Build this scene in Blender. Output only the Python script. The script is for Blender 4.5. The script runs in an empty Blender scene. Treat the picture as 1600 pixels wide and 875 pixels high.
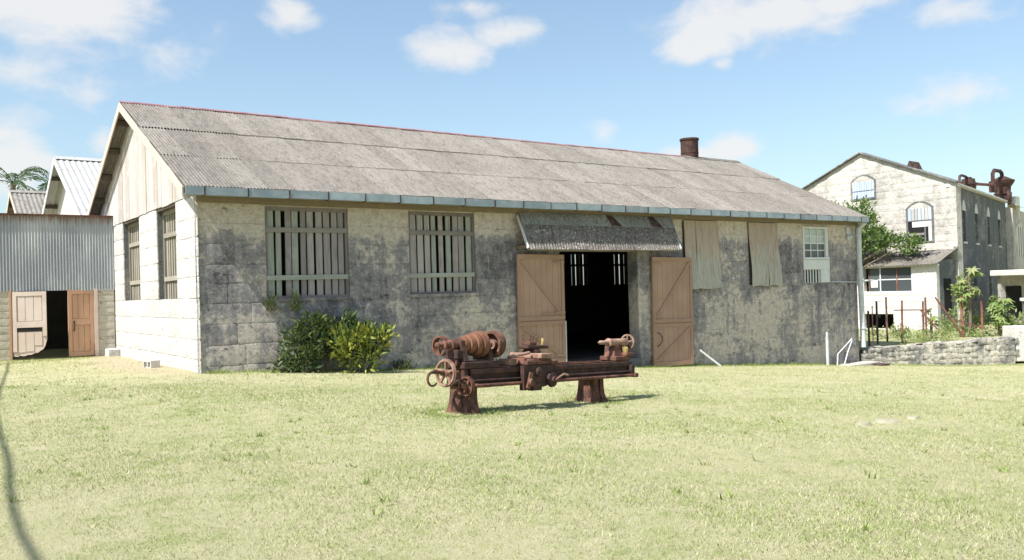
import bpy, math, random
import numpy as np
from mathutils import Vector, Matrix

R = math.radians
random.seed(7)
rng = np.random.default_rng(11)
scene = bpy.context.scene
COL = scene.collection

# ------------------------------------------------------------------ camera
cam_d = bpy.data.cameras.new('camera')
cam = bpy.data.objects.new('camera', cam_d)
COL.objects.link(cam)
FW = Vector((0.58219, 0.81296, 0.01207)); RT = Vector((0.81288, -0.58170, -0.02908)); UP = Vector((0.01662, -0.02674, 0.99950))
CAM = Vector((-5.0986, -18.6987, 1.5437))
m = Matrix.Identity(4)
for i in range(3):
    m[i][0] = RT[i]; m[i][1] = UP[i]; m[i][2] = -FW[i]; m[i][3] = CAM[i]
cam.matrix_world = m
cam_d.sensor_width = 36.0
cam_d.lens = 1327.77 / 1600 * 36.0
cam_d.clip_start = 0.05
cam_d.clip_end = 3000
scene.camera = cam

# ------------------------------------------------------------------ sun, sky, exposure
SUN_EL = R(53)
SUN_H = Vector((-0.990, -0.135, 0)).normalized()          # horizontal direction towards the sun
TO_SUN = SUN_H * math.cos(SUN_EL) + Vector((0, 0, math.sin(SUN_EL)))
sun_d = bpy.data.lights.new('sun', 'SUN')
sun_d.energy = 5.0
sun_d.angle = R(0.53)
sun_d.color = (1.0, 0.97, 0.935)
sun = bpy.data.objects.new('sun', sun_d)
COL.objects.link(sun)
sun.rotation_euler = TO_SUN.to_track_quat('Z', 'Y').to_euler()
sun.location = (-30, -10, 60)

world = bpy.data.worlds.new('World')
scene.world = world
world.use_nodes = True
SKY_STRENGTH = 0.115
EXPOSURE = 0.88

def build_world():
    nt = world.node_tree
    nt.nodes.clear()
    def n(t, **k):
        o = nt.nodes.new(t)
        for a, b in k.items(): setattr(o, a, b)
        return o
    L = nt.links.new
    out = n('ShaderNodeOutputWorld'); bg = n('ShaderNodeBackground'); bg.inputs[1].default_value = SKY_STRENGTH
    sky = n('ShaderNodeTexSky', sky_type='NISHITA', sun_disc=False)
    sky.sun_elevation = SUN_EL
    sky.sun_rotation = math.atan2(SUN_H.x, SUN_H.y)
    sky.altitude = 0; sky.air_density = 1.0; sky.dust_density = 1.4; sky.ozone_density = 0.7
    tc = n('ShaderNodeTexCoord')
    vec = tc.outputs['Generated']
    def dot(v):
        o = n('ShaderNodeVectorMath', operation='DOT_PRODUCT'); L(vec, o.inputs[0]); o.inputs[1].default_value = v
        return o.outputs['Value']
    def ma(op, a, b=None, c=None, clamp=False):
        o = n('ShaderNodeMath', operation=op); o.use_clamp = clamp
        for i, x in enumerate((a, b, c)):
            if x is None: continue
            if hasattr(x, 'is_linked'): L(x, o.inputs[i])
            else: o.inputs[i].default_value = x
        return o.outputs[0]
    clouds = [((0.119,0.951,0.286),0.1210,0.0605,1.00), ((0.349,0.886,0.305),0.0307,0.0168,1.00), ((0.500,0.822,0.274),0.0522,0.0232,0.90),
        ((0.558,0.777,0.290),0.0448,0.0159,0.80), ((0.521,0.792,0.318),0.0358,0.0115,0.60), ((0.759,0.582,0.293),0.1314,0.0332,1.20),
        ((0.721,0.640,0.266),0.0426,0.0199,1.10), ((0.800,0.524,0.292),0.0607,0.0202,1.00), ((0.741,0.626,0.244),0.0142,0.0085,0.80),
        ((0.881,0.435,0.185),0.0471,0.0275,0.95), ((0.863,0.429,0.265),0.0386,0.0167,0.60), ((0.089,0.984,0.155),0.0386,0.0399,1.10),
        ((0.117,0.983,0.144),0.0157,0.0170,0.80), ((0.761,0.631,0.153),0.0303,0.0173,1.05), ((0.737,0.659,0.149),0.0437,0.0087,0.70),
        ((0.658,0.732,0.177),0.0192,0.0118,0.65), ((0.172,0.971,0.168),0.0134,0.0107,0.70)]
    rr = random.Random(3)
    for k in range(9):                                   # the same scattered cumulus goes on round the rest of the sky
        az = R(120 + k * 27 + rr.uniform(-8, 8)); el = R(rr.uniform(9, 32))
        clouds.append(((math.cos(az)*math.cos(el), math.sin(az)*math.cos(el), math.sin(el)), rr.uniform(.04, .12), rr.uniform(.02, .05), rr.uniform(.7, 1.1)))
    q = None
    for c, a, b, w in clouds:
        c = Vector(c).normalized(); t1 = c.cross(Vector((0, 0, 1))).normalized(); t2 = t1.cross(c)
        u = dot(t1 / (a * 1.15)); v = dot(t2 / (b * 1.2)); f = dot(c)
        r2 = ma('ADD', ma('MULTIPLY', u, u), ma('MULTIPLY', v, v))
        qi = ma('MULTIPLY', ma('SUBTRACT', 1.0, ma('SQRT', r2)), w)
        qi = ma('SUBTRACT', qi, ma('MULTIPLY', ma('LESS_THAN', f, 0.0), 50.0))
        q = qi if q is None else ma('MAXIMUM', q, qi)
    q = ma('MAXIMUM', q, -1.2)
    mp = n('ShaderNodeMapping'); L(vec, mp.inputs[0]); mp.inputs['Scale'].default_value = (1, 1, 1.7)
    nz = n('ShaderNodeTexNoise'); L(mp.outputs[0], nz.inputs['Vector']); nz.inputs['Scale'].default_value = 13; nz.inputs['Detail'].default_value = 9; nz.inputs['Roughness'].default_value = 0.56
    nz.inputs['Distortion'].default_value = 0.25
    d = ma('ADD', q, ma('MULTIPLY', ma('SUBTRACT', nz.outputs['Fac'], 0.5), 2.6))
    mr = n('ShaderNodeMapRange', interpolation_type='SMOOTHSTEP'); L(d, mr.inputs[0]); mr.inputs[1].default_value = -0.12; mr.inputs[2].default_value = 0.85
    mr.inputs[3].default_value = 0; mr.inputs[4].default_value = 0.86
    # thin high veil all over the sky, thicker to the horizon
    nz2 = n('ShaderNodeTexNoise'); L(mp.outputs[0], nz2.inputs['Vector']); nz2.inputs['Scale'].default_value = 3.0; nz2.inputs['Detail'].default_value = 6
    sep = n('ShaderNodeSeparateXYZ'); L(vec, sep.inputs[0])
    hz = n('ShaderNodeMapRange'); L(sep.outputs[2], hz.inputs[0]); hz.inputs[1].default_value = 0.0; hz.inputs[2].default_value = 0.30; hz.inputs[3].default_value = 0.46; hz.inputs[4].default_value = 0.17
    veil = ma('MULTIPLY', hz.outputs[0], ma('ADD', ma('MULTIPLY', nz2.outputs['Fac'], 0.9), 0.35), clamp=True)
    m1 = n('ShaderNodeMix', data_type='RGBA'); tint = n('ShaderNodeMix', data_type='RGBA', blend_type='MULTIPLY'); tint.inputs[0].default_value = 1; L(sky.outputs[0], tint.inputs[6]); tint.inputs[7].default_value = (.93, .985, .965, 1)
    L(veil, m1.inputs[0]); L(tint.outputs[2], m1.inputs[6]); m1.inputs[7].default_value = (2.75, 3.45, 3.65, 1)
    m2 = n('ShaderNodeMix', data_type='RGBA'); L(mr.outputs[0], m2.inputs[0]); L(m1.outputs[2], m2.inputs[6]); m2.inputs[7].default_value = (4.35, 4.3, 4.25, 1)
    L(m2.outputs[2], bg.inputs[0]); L(bg.outputs[0], out.inputs[0])
build_world()
scene.view_settings.view_transform = 'Standard'
scene.view_settings.look = 'None'
scene.view_settings.gamma = 1
scene.view_settings.exposure = EXPOSURE
scene.view_settings.use_curve_mapping = False
scene.render.engine = 'CYCLES'
scene.cycles.max_bounces = 5
scene.cycles.diffuse_bounces = 3
scene.cycles.transparent_max_bounces = 6
scene.cycles.use_denoising = True

# ------------------------------------------------------------------ material helpers
class G:
    def __init__(s, name):
        s.m = bpy.data.materials.new(name); s.m.use_nodes = True
        s.nt = s.m.node_tree; s.nt.nodes.clear()
    def n(s, t, **k):
        o = s.nt.nodes.new(t)
        for a, b in k.items(): setattr(o, a, b)
        return o
    def put(s, x, sock):
        if hasattr(x, 'is_linked'): s.nt.links.new(x, sock)
        elif isinstance(x, (tuple, list)) and len(x) == 3 and sock.type == 'RGBA': sock.default_value = (*x, 1)
        else: sock.default_value = x
    def pos(s): return s.n('ShaderNodeNewGeometry').outputs['Position']
    def objc(s): return s.n('ShaderNodeTexCoord').outputs['Object']
    def rnd(s): return s.n('ShaderNodeObjectInfo').outputs['Random']
    def attr(s, a): return s.n('ShaderNodeAttribute', attribute_name=a).outputs['Color']
    def xyz(s, v):
        o = s.n('ShaderNodeSeparateXYZ'); s.put(v, o.inputs[0]); return o.outputs
    def scl(s, v, k, loc=(0, 0, 0)):
        o = s.n('ShaderNodeMapping'); s.put(v, o.inputs[0]); o.inputs['Scale'].default_value = k; o.inputs['Location'].default_value = loc; return o.outputs[0]
    def noise(s, v, scale, detail=5, rough=.55, dist=0):
        o = s.n('ShaderNodeTexNoise'); s.put(v, o.inputs['Vector']); o.inputs['Scale'].default_value = scale; o.inputs['Detail'].default_value = detail
        o.inputs['Roughness'].default_value = rough; o.inputs['Distortion'].default_value = dist; return o.outputs['Fac']
    def voro(s, v, scale, feature='F1', rand=1):
        o = s.n('ShaderNodeTexVoronoi', feature=feature); s.put(v, o.inputs['Vector']); o.inputs['Scale'].default_value = scale; o.inputs['Randomness'].default_value = rand
        return o.outputs['Distance']
    def ma(s, op, a, b=None, clamp=False):
        o = s.n('ShaderNodeMath', operation=op); o.use_clamp = clamp
        s.put(a, o.inputs[0])
        if b is not None: s.put(b, o.inputs[1])
        return o.outputs[0]
    def mr(s, x, a, b, c=0., d=1., smooth=True):
        o = s.n('ShaderNodeMapRange', interpolation_type='SMOOTHSTEP' if smooth else 'LINEAR'); s.put(x, o.inputs[0])
        for i, q in enumerate((a, b, c, d)): s.put(q, o.inputs[i + 1])
        return o.outputs[0]
    def mix(s, f, a, b, mode='MIX'):
        o = s.n('ShaderNodeMix', data_type='RGBA', blend_type=mode); s.put(f, o.inputs[0]); s.put(a, o.inputs[6]); s.put(b, o.inputs[7]); return o.outputs[2]
    def bump(s, h, strength=.5, dist=.02):
        o = s.n('ShaderNodeBump'); s.put(h, o.inputs['Height']); o.inputs['Strength'].default_value = strength; o.inputs['Distance'].default_value = dist; return o.outputs[0]
    def out(s, col, rough=.85, normal=None, metal=0, spec=.3, trans=None):
        b = s.n('ShaderNodeBsdfPrincipled'); s.put(col, b.inputs['Base Color']); s.put(rough, b.inputs['Roughness']); s.put(metal, b.inputs['Metallic'])
        b.inputs['Specular IOR Level'].default_value = spec
        if normal is not None: s.put(normal, b.inputs['Normal'])
        sh = b.outputs[0]
        if trans is not None:
            t = s.n('ShaderNodeBsdfTranslucent'); s.put(trans[1], t.inputs[0])
            mx = s.n('ShaderNodeMixShader'); mx.inputs[0].default_value = trans[0]
            s.nt.links.new(sh, mx.inputs[1]); s.nt.links.new(t.outputs[0], mx.inputs[2]); sh = mx.outputs[0]
        o = s.n('ShaderNodeOutputMaterial'); s.nt.links.new(sh, o.inputs[0])
        return s.m

M = {}

def stone_mat(name, cream, dark, brown, bias, amount=1.0, ztop=True, contrast=1.0):
    g = G(name); p = g.pos(); z = g.xyz(p)[2]
    n1 = g.noise(p, .42, 6, .6, .3)
    n2 = g.noise(p, 1.9, 7, .7, .4)
    st = g.noise(g.scl(p, (2.6, 2.6, .38)), 1.0, 6, .65)
    n3 = g.noise(p, 7, 6, .75)
    fine = g.noise(p, 17, 5, .8)
    d = g.ma('ADD', g.ma('MULTIPLY', n1, 1.0), g.ma('ADD', g.ma('MULTIPLY', n2, 1.15), g.ma('MULTIPLY', st, .7)))
    d = g.ma('ADD', d, g.ma('MULTIPLY', n3, .6))
    zz = g.ma('ADD', z, g.ma('MULTIPLY', g.ma('SUBTRACT', n2, .5), 1.8))
    if ztop:
        d = g.ma('SUBTRACT', d, g.mr(zz, 2.6, 3.5, 0, .55))
        d = g.ma('ADD', d, g.mr(zz, .9, 1.7, 0, .12))
    d = g.ma('ADD', d, g.ma('MULTIPLY', g.ma('SUBTRACT', g.rnd(), .5), .12))
    k = g.mr(d, 1.48 - bias, 1.92 - bias, 0, amount)
    c = g.mix(g.mr(n3, .35, .7), cream, brown)
    c = g.mix(k, c, dark)
    # lime flecks, lichen and black pits at hand size
    c = g.mix(g.mr(fine, .54, .68, 0, .62 * contrast), c, tuple(min(1, x * 1.15) for x in cream))
    c = g.mix(g.mr(g.noise(g.scl(p, (1, 1, 1), (7, 3, 1)), 13, 5, .82), .56, .70, 0, .8 * contrast), c, tuple(x * .42 for x in dark))
    pit = g.mr(g.noise(g.scl(p, (1, 1, 1.6)), 4.6, 6, .68), .62, .69)
    c = g.mix(g.ma('MULTIPLY', pit, .6 * contrast), c, tuple(x * .45 for x in brown))
    h = g.ma('ADD', g.ma('MULTIPLY', n3, 1.2), g.ma('SUBTRACT', g.ma('MULTIPLY', fine, .6), g.ma('MULTIPLY', pit, .9)))
    M[name] = g.out(c, .95, g.bump(h, .85, .04), spec=.1)

def front_stone(name, k):
    """old render and coral stone of the long wall: cream under the eaves, black crust in patches and runs, lime bloom, pits"""
    g = G(name); p = g.pos(); x, y, z = g.xyz(p)
    n1 = g.noise(p, .55, 5, .6, .4)
    n2 = g.noise(g.scl(p, (1, 1, 1), (3, 1, 7)), 2.1, 8, .74, .5)
    n3 = g.noise(p, 6.5, 7, .78)
    fine = g.noise(p, 15, 5, .85)
    run = g.noise(g.scl(p, (4.2, 4.2, .30)), 1.0, 7, .68)
    zz = g.ma('ADD', z, g.ma('MULTIPLY', g.ma('SUBTRACT', n2, .5), 1.5))
    d = g.ma('ADD', g.ma('MULTIPLY', n1, 1.25), g.ma('ADD', g.ma('MULTIPLY', n2, 1.1), g.ma('MULTIPLY', run, .65)))
    d = g.ma('ADD', d, g.ma('MULTIPLY', n3, .8))
    d = g.ma('SUBTRACT', d, g.mr(zz, 2.75, 3.35, 0, .60))
    d = g.ma('ADD', d, g.mr(zz, .8, 1.6, -.06, .14))
    d = g.ma('ADD', d, g.ma('MULTIPLY', g.ma('SUBTRACT', g.rnd(), .5), .16))
    crust = g.mr(d, 1.72, 2.0)
    deep = g.mr(d, 1.98, 2.32, 0, .9)
    c = g.mix(g.mr(n3, .38, .66), (.65*k, .585*k, .515*k), (.48*k, .41*k, .345*k))
    c = g.mix(crust, c, g.mix(fine, (.225, .213, .225), (.37, .342, .342)))
    c = g.mix(deep, c, (.118, .114, .124))
    c = g.mix(g.mr(run, .60, .74, 0, .5), c, (.16, .152, .145))                                  # dark runs
    c = g.mix(g.mr(g.noise(g.scl(p, (3.5, 3.5, .5), (9, 2, 4)), 1.0, 7, .72), .61, .70, 0, .65), c, (.66*k, .60*k, .54*k))   # lime bloom
    c = g.mix(g.mr(fine, .55, .66, 0, .7), c, (.64*k, .575*k, .51*k))
    c = g.mix(g.mr(g.noise(g.scl(p, (1, 1, 1), (7, 3, 1)), 12, 5, .86), .56, .68, 0, .7), c, (.095, .088, .08))
    pit = g.mr(g.noise(g.scl(p, (1, 1, 1.7)), 3.6, 7, .74), .61, .68)
    low = g.mr(g.ma('ADD', z, g.ma('MULTIPLY', x, .068)), 1.2, .2, .1, 1)
    c = g.mix(g.ma('MULTIPLY', g.ma('MULTIPLY', pit, low), .9), c, (.09, .075, .055))
    rust = g.mr(g.ma('ADD', g.noise(g.scl(p, (1.6, 1.6, .5), (2, 2, 8)), 1.0, 5, .6), g.mr(z, 2.6, 3.6, -.12, .06)), .66, .74, 0, .55)
    c = g.mix(rust, c, (.42, .32, .17))
    h = g.ma('ADD', g.ma('MULTIPLY', n3, 1.4), g.ma('SUBTRACT', g.ma('MULTIPLY', fine, .8), g.ma('MULTIPLY', pit, 1.2)))
    M[name] = g.out(c, .95, g.bump(h, 1.0, .05), spec=.08)
front_stone('stone', 1.0)
stone_mat('stone_pale', (.565, .55, .525), (.37, .355, .335), (.49, .46, .42), -.18, .55, ztop=False, contrast=.75)
stone_mat('stone_mill', (.55, .525, .475), (.27, .26, .24), (.47, .435, .375), -.08, .75, ztop=False, contrast=.6)
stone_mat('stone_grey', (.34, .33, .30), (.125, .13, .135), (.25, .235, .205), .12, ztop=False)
stone_mat('rubble', (.50, .47, .40), (.13, .13, .125), (.34, .31, .24), -.1, ztop=False)
front_stone('mortar', .85)
stone_mat('mortar_pale', (.52, .49, .43), (.36, .34, .31), (.45, .41, .34), -.25, .5, ztop=False, contrast=.5)
stone_mat('concrete_block', (.50, .465, .38), (.34, .325, .28), (.44, .40, .32), -.2, .7, ztop=False, contrast=.5)
stone_mat('limewash', (.62, .605, .565), (.38, .37, .335), (.54, .51, .45), -.28, .6, ztop=False, contrast=.5)
stone_mat('lawn_stone', (.37, .35, .255), (.29, .285, .185), (.34, .31, .21), -.1, .7, ztop=False, contrast=.6)

def wood_mat(name, cols, rough=.85, grain=(30, 30, 1.2), var=.35, bump=.35):
    """weathered timber: each piece its own tone between cols, grain along z"""
    g = G(name); p = g.pos(); r = g.rnd()
    c = g.mix(r, cols[0], cols[1])
    if len(cols) > 2: c = g.mix(g.mr(g.ma('FRACT', g.ma('MULTIPLY', r, 7.31)), .45, .75), c, cols[2])
    gr = g.noise(g.scl(p, grain), 1.0, 6, .65)
    bl = g.noise(p, 2.7, 5, .6)
    c = g.mix(g.mr(gr, .45, .75, 0, var), c, tuple(x * .35 for x in cols[0]))
    c = g.mix(g.mr(bl, .5, .75, 0, .4), c, tuple(min(1, x * 1.3) for x in cols[1]))
    M[name] = g.out(c, rough, g.bump(gr, bump, .008), spec=.15)
wood_mat('slat_wood', ((.23, .20, .205), (.36, .33, .315), (.29, .305, .27)), var=.6, grain=(20, 20, 1.4))
wood_mat('frame_wood', ((.16, .135, .13), (.22, .195, .185)), var=.5, grain=(20, 20, 1.4))
wood_mat('slat_wood_warm', ((.22, .20, .16), (.30, .275, .225)), var=.5)
wood_mat('dark_wood', ((.085, .07, .055), (.13, .11, .09)))
wood_mat('rail_green', ((.285, .295, .26), (.355, .36, .32)), grain=(1.2, 30, 30))
wood_mat('rail_grey', ((.19, .17, .155), (.24, .22, .20)), grain=(1.2, 30, 30))
wood_mat('gable_plank', ((.42, .375, .34), (.50, .49, .48), (.37, .325, .285)), var=.5, grain=(14, 14, .6))
wood_mat('barge_wood', ((.47, .38, .33), (.50, .42, .36)), var=.25)
wood_mat('white_wood', ((.54, .55, .54), (.60, .61, .60)), var=.3)
wood_mat('plate_wood', ((.20, .16, .11), (.26, .22, .15)), grain=(1.2, 30, 30))

def door_paint(name, c1, c2):
    g = G(name); p = g.pos()
    n = g.noise(p, 1.6, 6, .6); f = g.noise(g.scl(p, (22, 22, 1.5)), 1, 5, .6)
    c = g.mix(g.mr(n, .35, .7), c1, c2)
    c = g.mix(g.mr(f, .58, .8, 0, .35), c, tuple(x * .6 for x in c1))
    c = g.mix(g.mr(g.noise(p, 14, 5, .7), .68, .74, 0, .5), c, (.42, .38, .32))
    M[name] = g.out(c, .7, g.bump(f, .25, .006), spec=.25)
door_paint('door_paint', (.32, .205, .148), (.365, .24, .178))
door_paint('door_trim', (.295, .185, .13), (.335, .215, .155))
door_paint('shed_door_paint', (.46, .275, .18), (.51, .32, .215))
door_paint('shed_door_faded', (.50, .40, .335), (.56, .475, .415))

def shutter_board():
    g = G('shutter_board'); p = g.pos(); z = g.xyz(p)[2]
    n = g.noise(p, 2.0, 6, .6); f = g.noise(g.scl(p, (26, 26, 1.6)), 1, 6, .7, .4)
    k = g.mr(g.ma('ADD', z, g.ma('MULTIPLY', g.ma('SUBTRACT', n, .5), 1.8)), 2.1, 2.9)
    c = g.mix(k, (.385, .37, .325), (.385, .305, .245))
    c = g.mix(g.mr(f, .45, .7, 0, .75), c, (.17, .155, .13))
    M['shutter_board'] = g.out(c, .85, g.bump(f, .6, .015), spec=.15)
shutter_board()

def roof_mat(name, a, b, dk, lich, streak=(1, 1, 1), sp=1.0):
    g = G(name); p = g.pos(); r = g.rnd()
    n = g.noise(p, .5, 6, .62); n2 = g.noise(g.scl(p, streak), 3.2, 6, .72); f = g.noise(p, 16, 5, .82); f2 = g.noise(g.scl(p, (1, 1, 1), (4, 9, 2)), 11, 5, .8)
    c = g.mix(g.mr(n, .3, .7), a, b)
    c = g.mix(g.mr(n2, .45, .68, 0, .8), c, dk)
    c = g.mix(g.mr(f, .53, .64, 0, .75 * sp), c, lich)
    c = g.mix(g.mr(f2, .54, .66, 0, .85 * sp), c, tuple(x * .5 for x in dk))
    hs = g.n('ShaderNodeHueSaturation'); g.put(c, hs.inputs['Color']); g.put(g.mr(r, 0, 1, .86, 1.12, False), hs.inputs['Value'])
    M[name] = g.out(hs.outputs[0], .95, g.bump(g.ma('ADD', f, n2), .55, .02), spec=.1)
roof_mat('roof_sheet', (.168, .152, .133), (.198, .182, .162), (.105, .094, .083), (.29, .275, .25), (2.5, .7, .7), .95)
roof_mat('awning_sheet', (.15, .132, .12), (.19, .172, .158), (.065, .055, .052), (.55, .52, .48), (3, 1, 1), 1.15)
roof_mat('shaded_awning_top', (.20, .20, .195), (.27, .265, .25), (.10, .10, .10), (.44, .43, .40), (5, 1, 1), .9)  # upper strip of the awning, its shade put into a darker grey
roof_mat('white_sheet', (.38, .38, .37), (.43, .43, .42), (.33, .315, .285), (.46, .455, .44), (4, 1, 1), .3)
roof_mat('old_roof', (.20, .185, .165), (.26, .24, .215), (.12, .11, .10), (.38, .36, .32))
roof_mat('mossy_roof', (.15, .135, .115), (.20, .18, .155), (.075, .068, .06), (.30, .28, .23))

def metal_mats():
    g = G('rust'); o = g.objc()
    n = g.noise(o, 5, 7, .65); f = g.noise(o, 40, 5, .7)
    c = g.mix(g.mr(n, .35, .65), (.075, .038, .029), (.185, .085, .056))
    c = g.mix(g.mr(f, .5, .75, 0, .7), c, (.045, .024, .02))
    c = g.mix(g.mr(g.noise(o, 9, 6, .7), .56, .70, 0, .8), c, (.30, .165, .105))
    c = g.mix(g.mr(g.noise(g.scl(o, (1, 1, 1), (4, 4, 4)), 3.5, 6, .7), .52, .66, 0, .8), c, (.038, .024, .02))
    M['rust'] = g.out(c, .82, g.bump(g.ma('ADD', f, n), .5, .006), metal=.15, spec=.25)
    g = G('rust_dark'); o = g.objc(); n = g.noise(o, 6, 7, .65); f = g.noise(o, 45, 5, .7)
    c = g.mix(g.mr(n, .35, .7), (.034, .021, .018), (.095, .046, .035))
    c = g.mix(g.mr(f, .55, .8, 0, .6), c, (.14, .06, .04))
    M['rust_dark'] = g.out(c, .75, g.bump(f, .4, .005), metal=.2, spec=.3)
    g = G('rust_orange'); o = g.objc(); n = g.noise(g.scl(o, (14, 2, 2)), 1.4, 6, .6); f = g.noise(o, 45, 5, .7)
    c = g.mix(g.mr(n, .35, .65), (.12, .055, .034), (.235, .11, .066))
    c = g.mix(g.mr(f, .5, .75, 0, .5), c, (.10, .04, .025))
    M['rust_orange'] = g.out(c, .8, g.bump(f, .4, .004), metal=.15, spec=.25)
    g = G('rust_pale'); o = g.objc(); n = g.noise(o, 8, 6, .6)
    M['rust_pale'] = g.out(g.mix(g.mr(n, .35, .65), (.165, .09, .065), (.32, .205, .15)), .8, spec=.25)
    g = G('brass'); o = g.objc(); M['brass'] = g.out(g.mix(g.noise(o, 20, 4), (.45, .30, .08), (.75, .60, .30)), .4, metal=.7)
    g = G('galvanised'); p = g.pos(); z = g.xyz(p)[2]
    n = g.noise(g.scl(p, (1.4, 1.4, .5)), 1.1, 6, .6); f = g.noise(p, 26, 5, .7)
    c = g.mix(g.mr(n, .35, .65), (.29, .31, .335), (.43, .445, .455))
    c = g.mix(g.mr(f, .58, .75, 0, .35), c, (.55, .55, .54))
    edge = g.ma('ADD', z, g.ma('MULTIPLY', g.ma('SUBTRACT', g.noise(g.scl(p, (9, 9, .8)), 1.3, 5, .7), .5), .9))
    c = g.mix(g.mr(edge, 3.78, 4.06, 0, .85), c, (.20, .125, .085))
    c = g.mix(g.mr(g.noise(g.scl(p, (10, 10, .7)), .9, 5, .7), .66, .76, 0, .35), c, (.26, .17, .12))
    M['galvanised'] = g.out(c, .62, g.bump(f, .15, .004), metal=.25, spec=.3)
    g = G('gutter_paint'); p = g.pos(); n = g.noise(p, 3, 6, .65)
    c = g.mix(g.mr(n, .35, .7), (.20, .25, .285), (.30, .345, .375)); c = g.mix(g.mr(g.noise(p, 18, 5, .7), .6, .75, 0, .5), c, (.13, .145, .15))
    hs = g.n('ShaderNodeHueSaturation'); g.put(c, hs.inputs['Color']); g.put(g.mr(g.rnd(), 0, 1, .85, 1.15, False), hs.inputs['Value'])
    M['gutter_paint'] = g.out(hs.outputs[0], .55, g.bump(n, .2, .01), spec=.3)
    g = G('ridge_paint'); p = g.pos(); n = g.noise(p, 2.2, 6, .7)
    M['ridge_paint'] = g.out(g.mix(g.mr(n, .35, .7), (.20, .085, .095), (.28, .175, .175)), .8)
    g = G('pipe_white'); p = g.pos(); n = g.noise(p, 5, 6, .65)
    M['pipe_white'] = g.out(g.mix(g.mr(n, .4, .75), (.50, .53, .56), (.38, .39, .39)), .5)
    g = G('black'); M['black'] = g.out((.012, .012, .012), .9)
    g = G('iron_dark'); p = g.pos(); n = g.noise(p, 9, 5, .6); M['iron_dark'] = g.out(g.mix(g.mr(n, .4, .65), (.03, .022, .02), (.10, .05, .04)), .8)
    g = G('post_rust'); p = g.pos(); n = g.noise(g.scl(p, (9, 9, 2.5)), 1, 6, .7)
    c = g.mix(g.rnd(), (.21, .075, .05), (.065, .045, .04)); c = g.mix(g.mr(n, .45, .7, 0, .7), c, (.30, .16, .11))
    M['post_rust'] = g.out(c, .85, g.bump(n, .4, .01))
    g = G('glass_old'); p = g.pos(); n = g.noise(p, 3, 4)
    M['glass_old'] = g.out(g.mix(g.rnd(), (.03, .035, .04), (.09, .105, .11)), .2, g.bump(n, .05, .01), spec=.6)
    g = G('blind_glass'); M['blind_glass'] = g.out(g.mix(g.rnd(), (.30, .36, .36), (.42, .47, .46)), .25, spec=.5)
    g = G('blue_shutter'); p = g.pos(); f = g.noise(g.scl(p, (8, 8, .8)), 1, 5, .6)
    M['blue_shutter'] = g.out(g.mix(g.mr(f, .35, .7), (.33, .39, .50), (.47, .53, .62)), .7)
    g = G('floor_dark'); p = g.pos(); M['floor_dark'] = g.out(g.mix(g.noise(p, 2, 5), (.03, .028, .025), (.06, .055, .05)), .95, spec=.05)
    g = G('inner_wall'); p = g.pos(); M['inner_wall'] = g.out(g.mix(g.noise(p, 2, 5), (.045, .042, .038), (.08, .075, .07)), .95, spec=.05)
    g = G('paper'); M['paper'] = g.out((.70, .68, .64), .8)
    g = G('tree_bark'); p = g.pos(); n = g.noise(g.scl(p, (6, 6, 1.5)), 2, 6, .7); M['tree_bark'] = g.out(g.mix(n, (.09, .07, .05), (.22, .18, .13)), .95, g.bump(n, .6, .02))
metal_mats()

def leaf_mat(name, cols, tr=.3):
    g = G(name); a = g.attr('tone'); t = g.xyz(a)[0]; t2 = g.xyz(a)[1]
    c = g.mix(t, cols[0], cols[1])
    if len(cols) > 2: c = g.mix(g.mr(t2, .55, .8), c, cols[2])
    M[name] = g.out(c, .5, spec=.35, trans=(tr, c))
leaf_mat('leaf_dark', ((.022, .045, .016), (.055, .095, .025), (.10, .13, .03)))
leaf_mat('leaf_yellow', ((.13, .19, .03), (.40, .39, .06), (.05, .09, .025)))
leaf_mat('leaf_tree', ((.045, .095, .022), (.115, .19, .045), (.17, .23, .06)))
leaf_mat('leaf_light', ((.13, .20, .05), (.23, .30, .09), (.28, .30, .13)))
leaf_mat('leaf_palm', ((.03, .07, .03), (.07, .12, .045), (.12, .16, .06)), .2)

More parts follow.
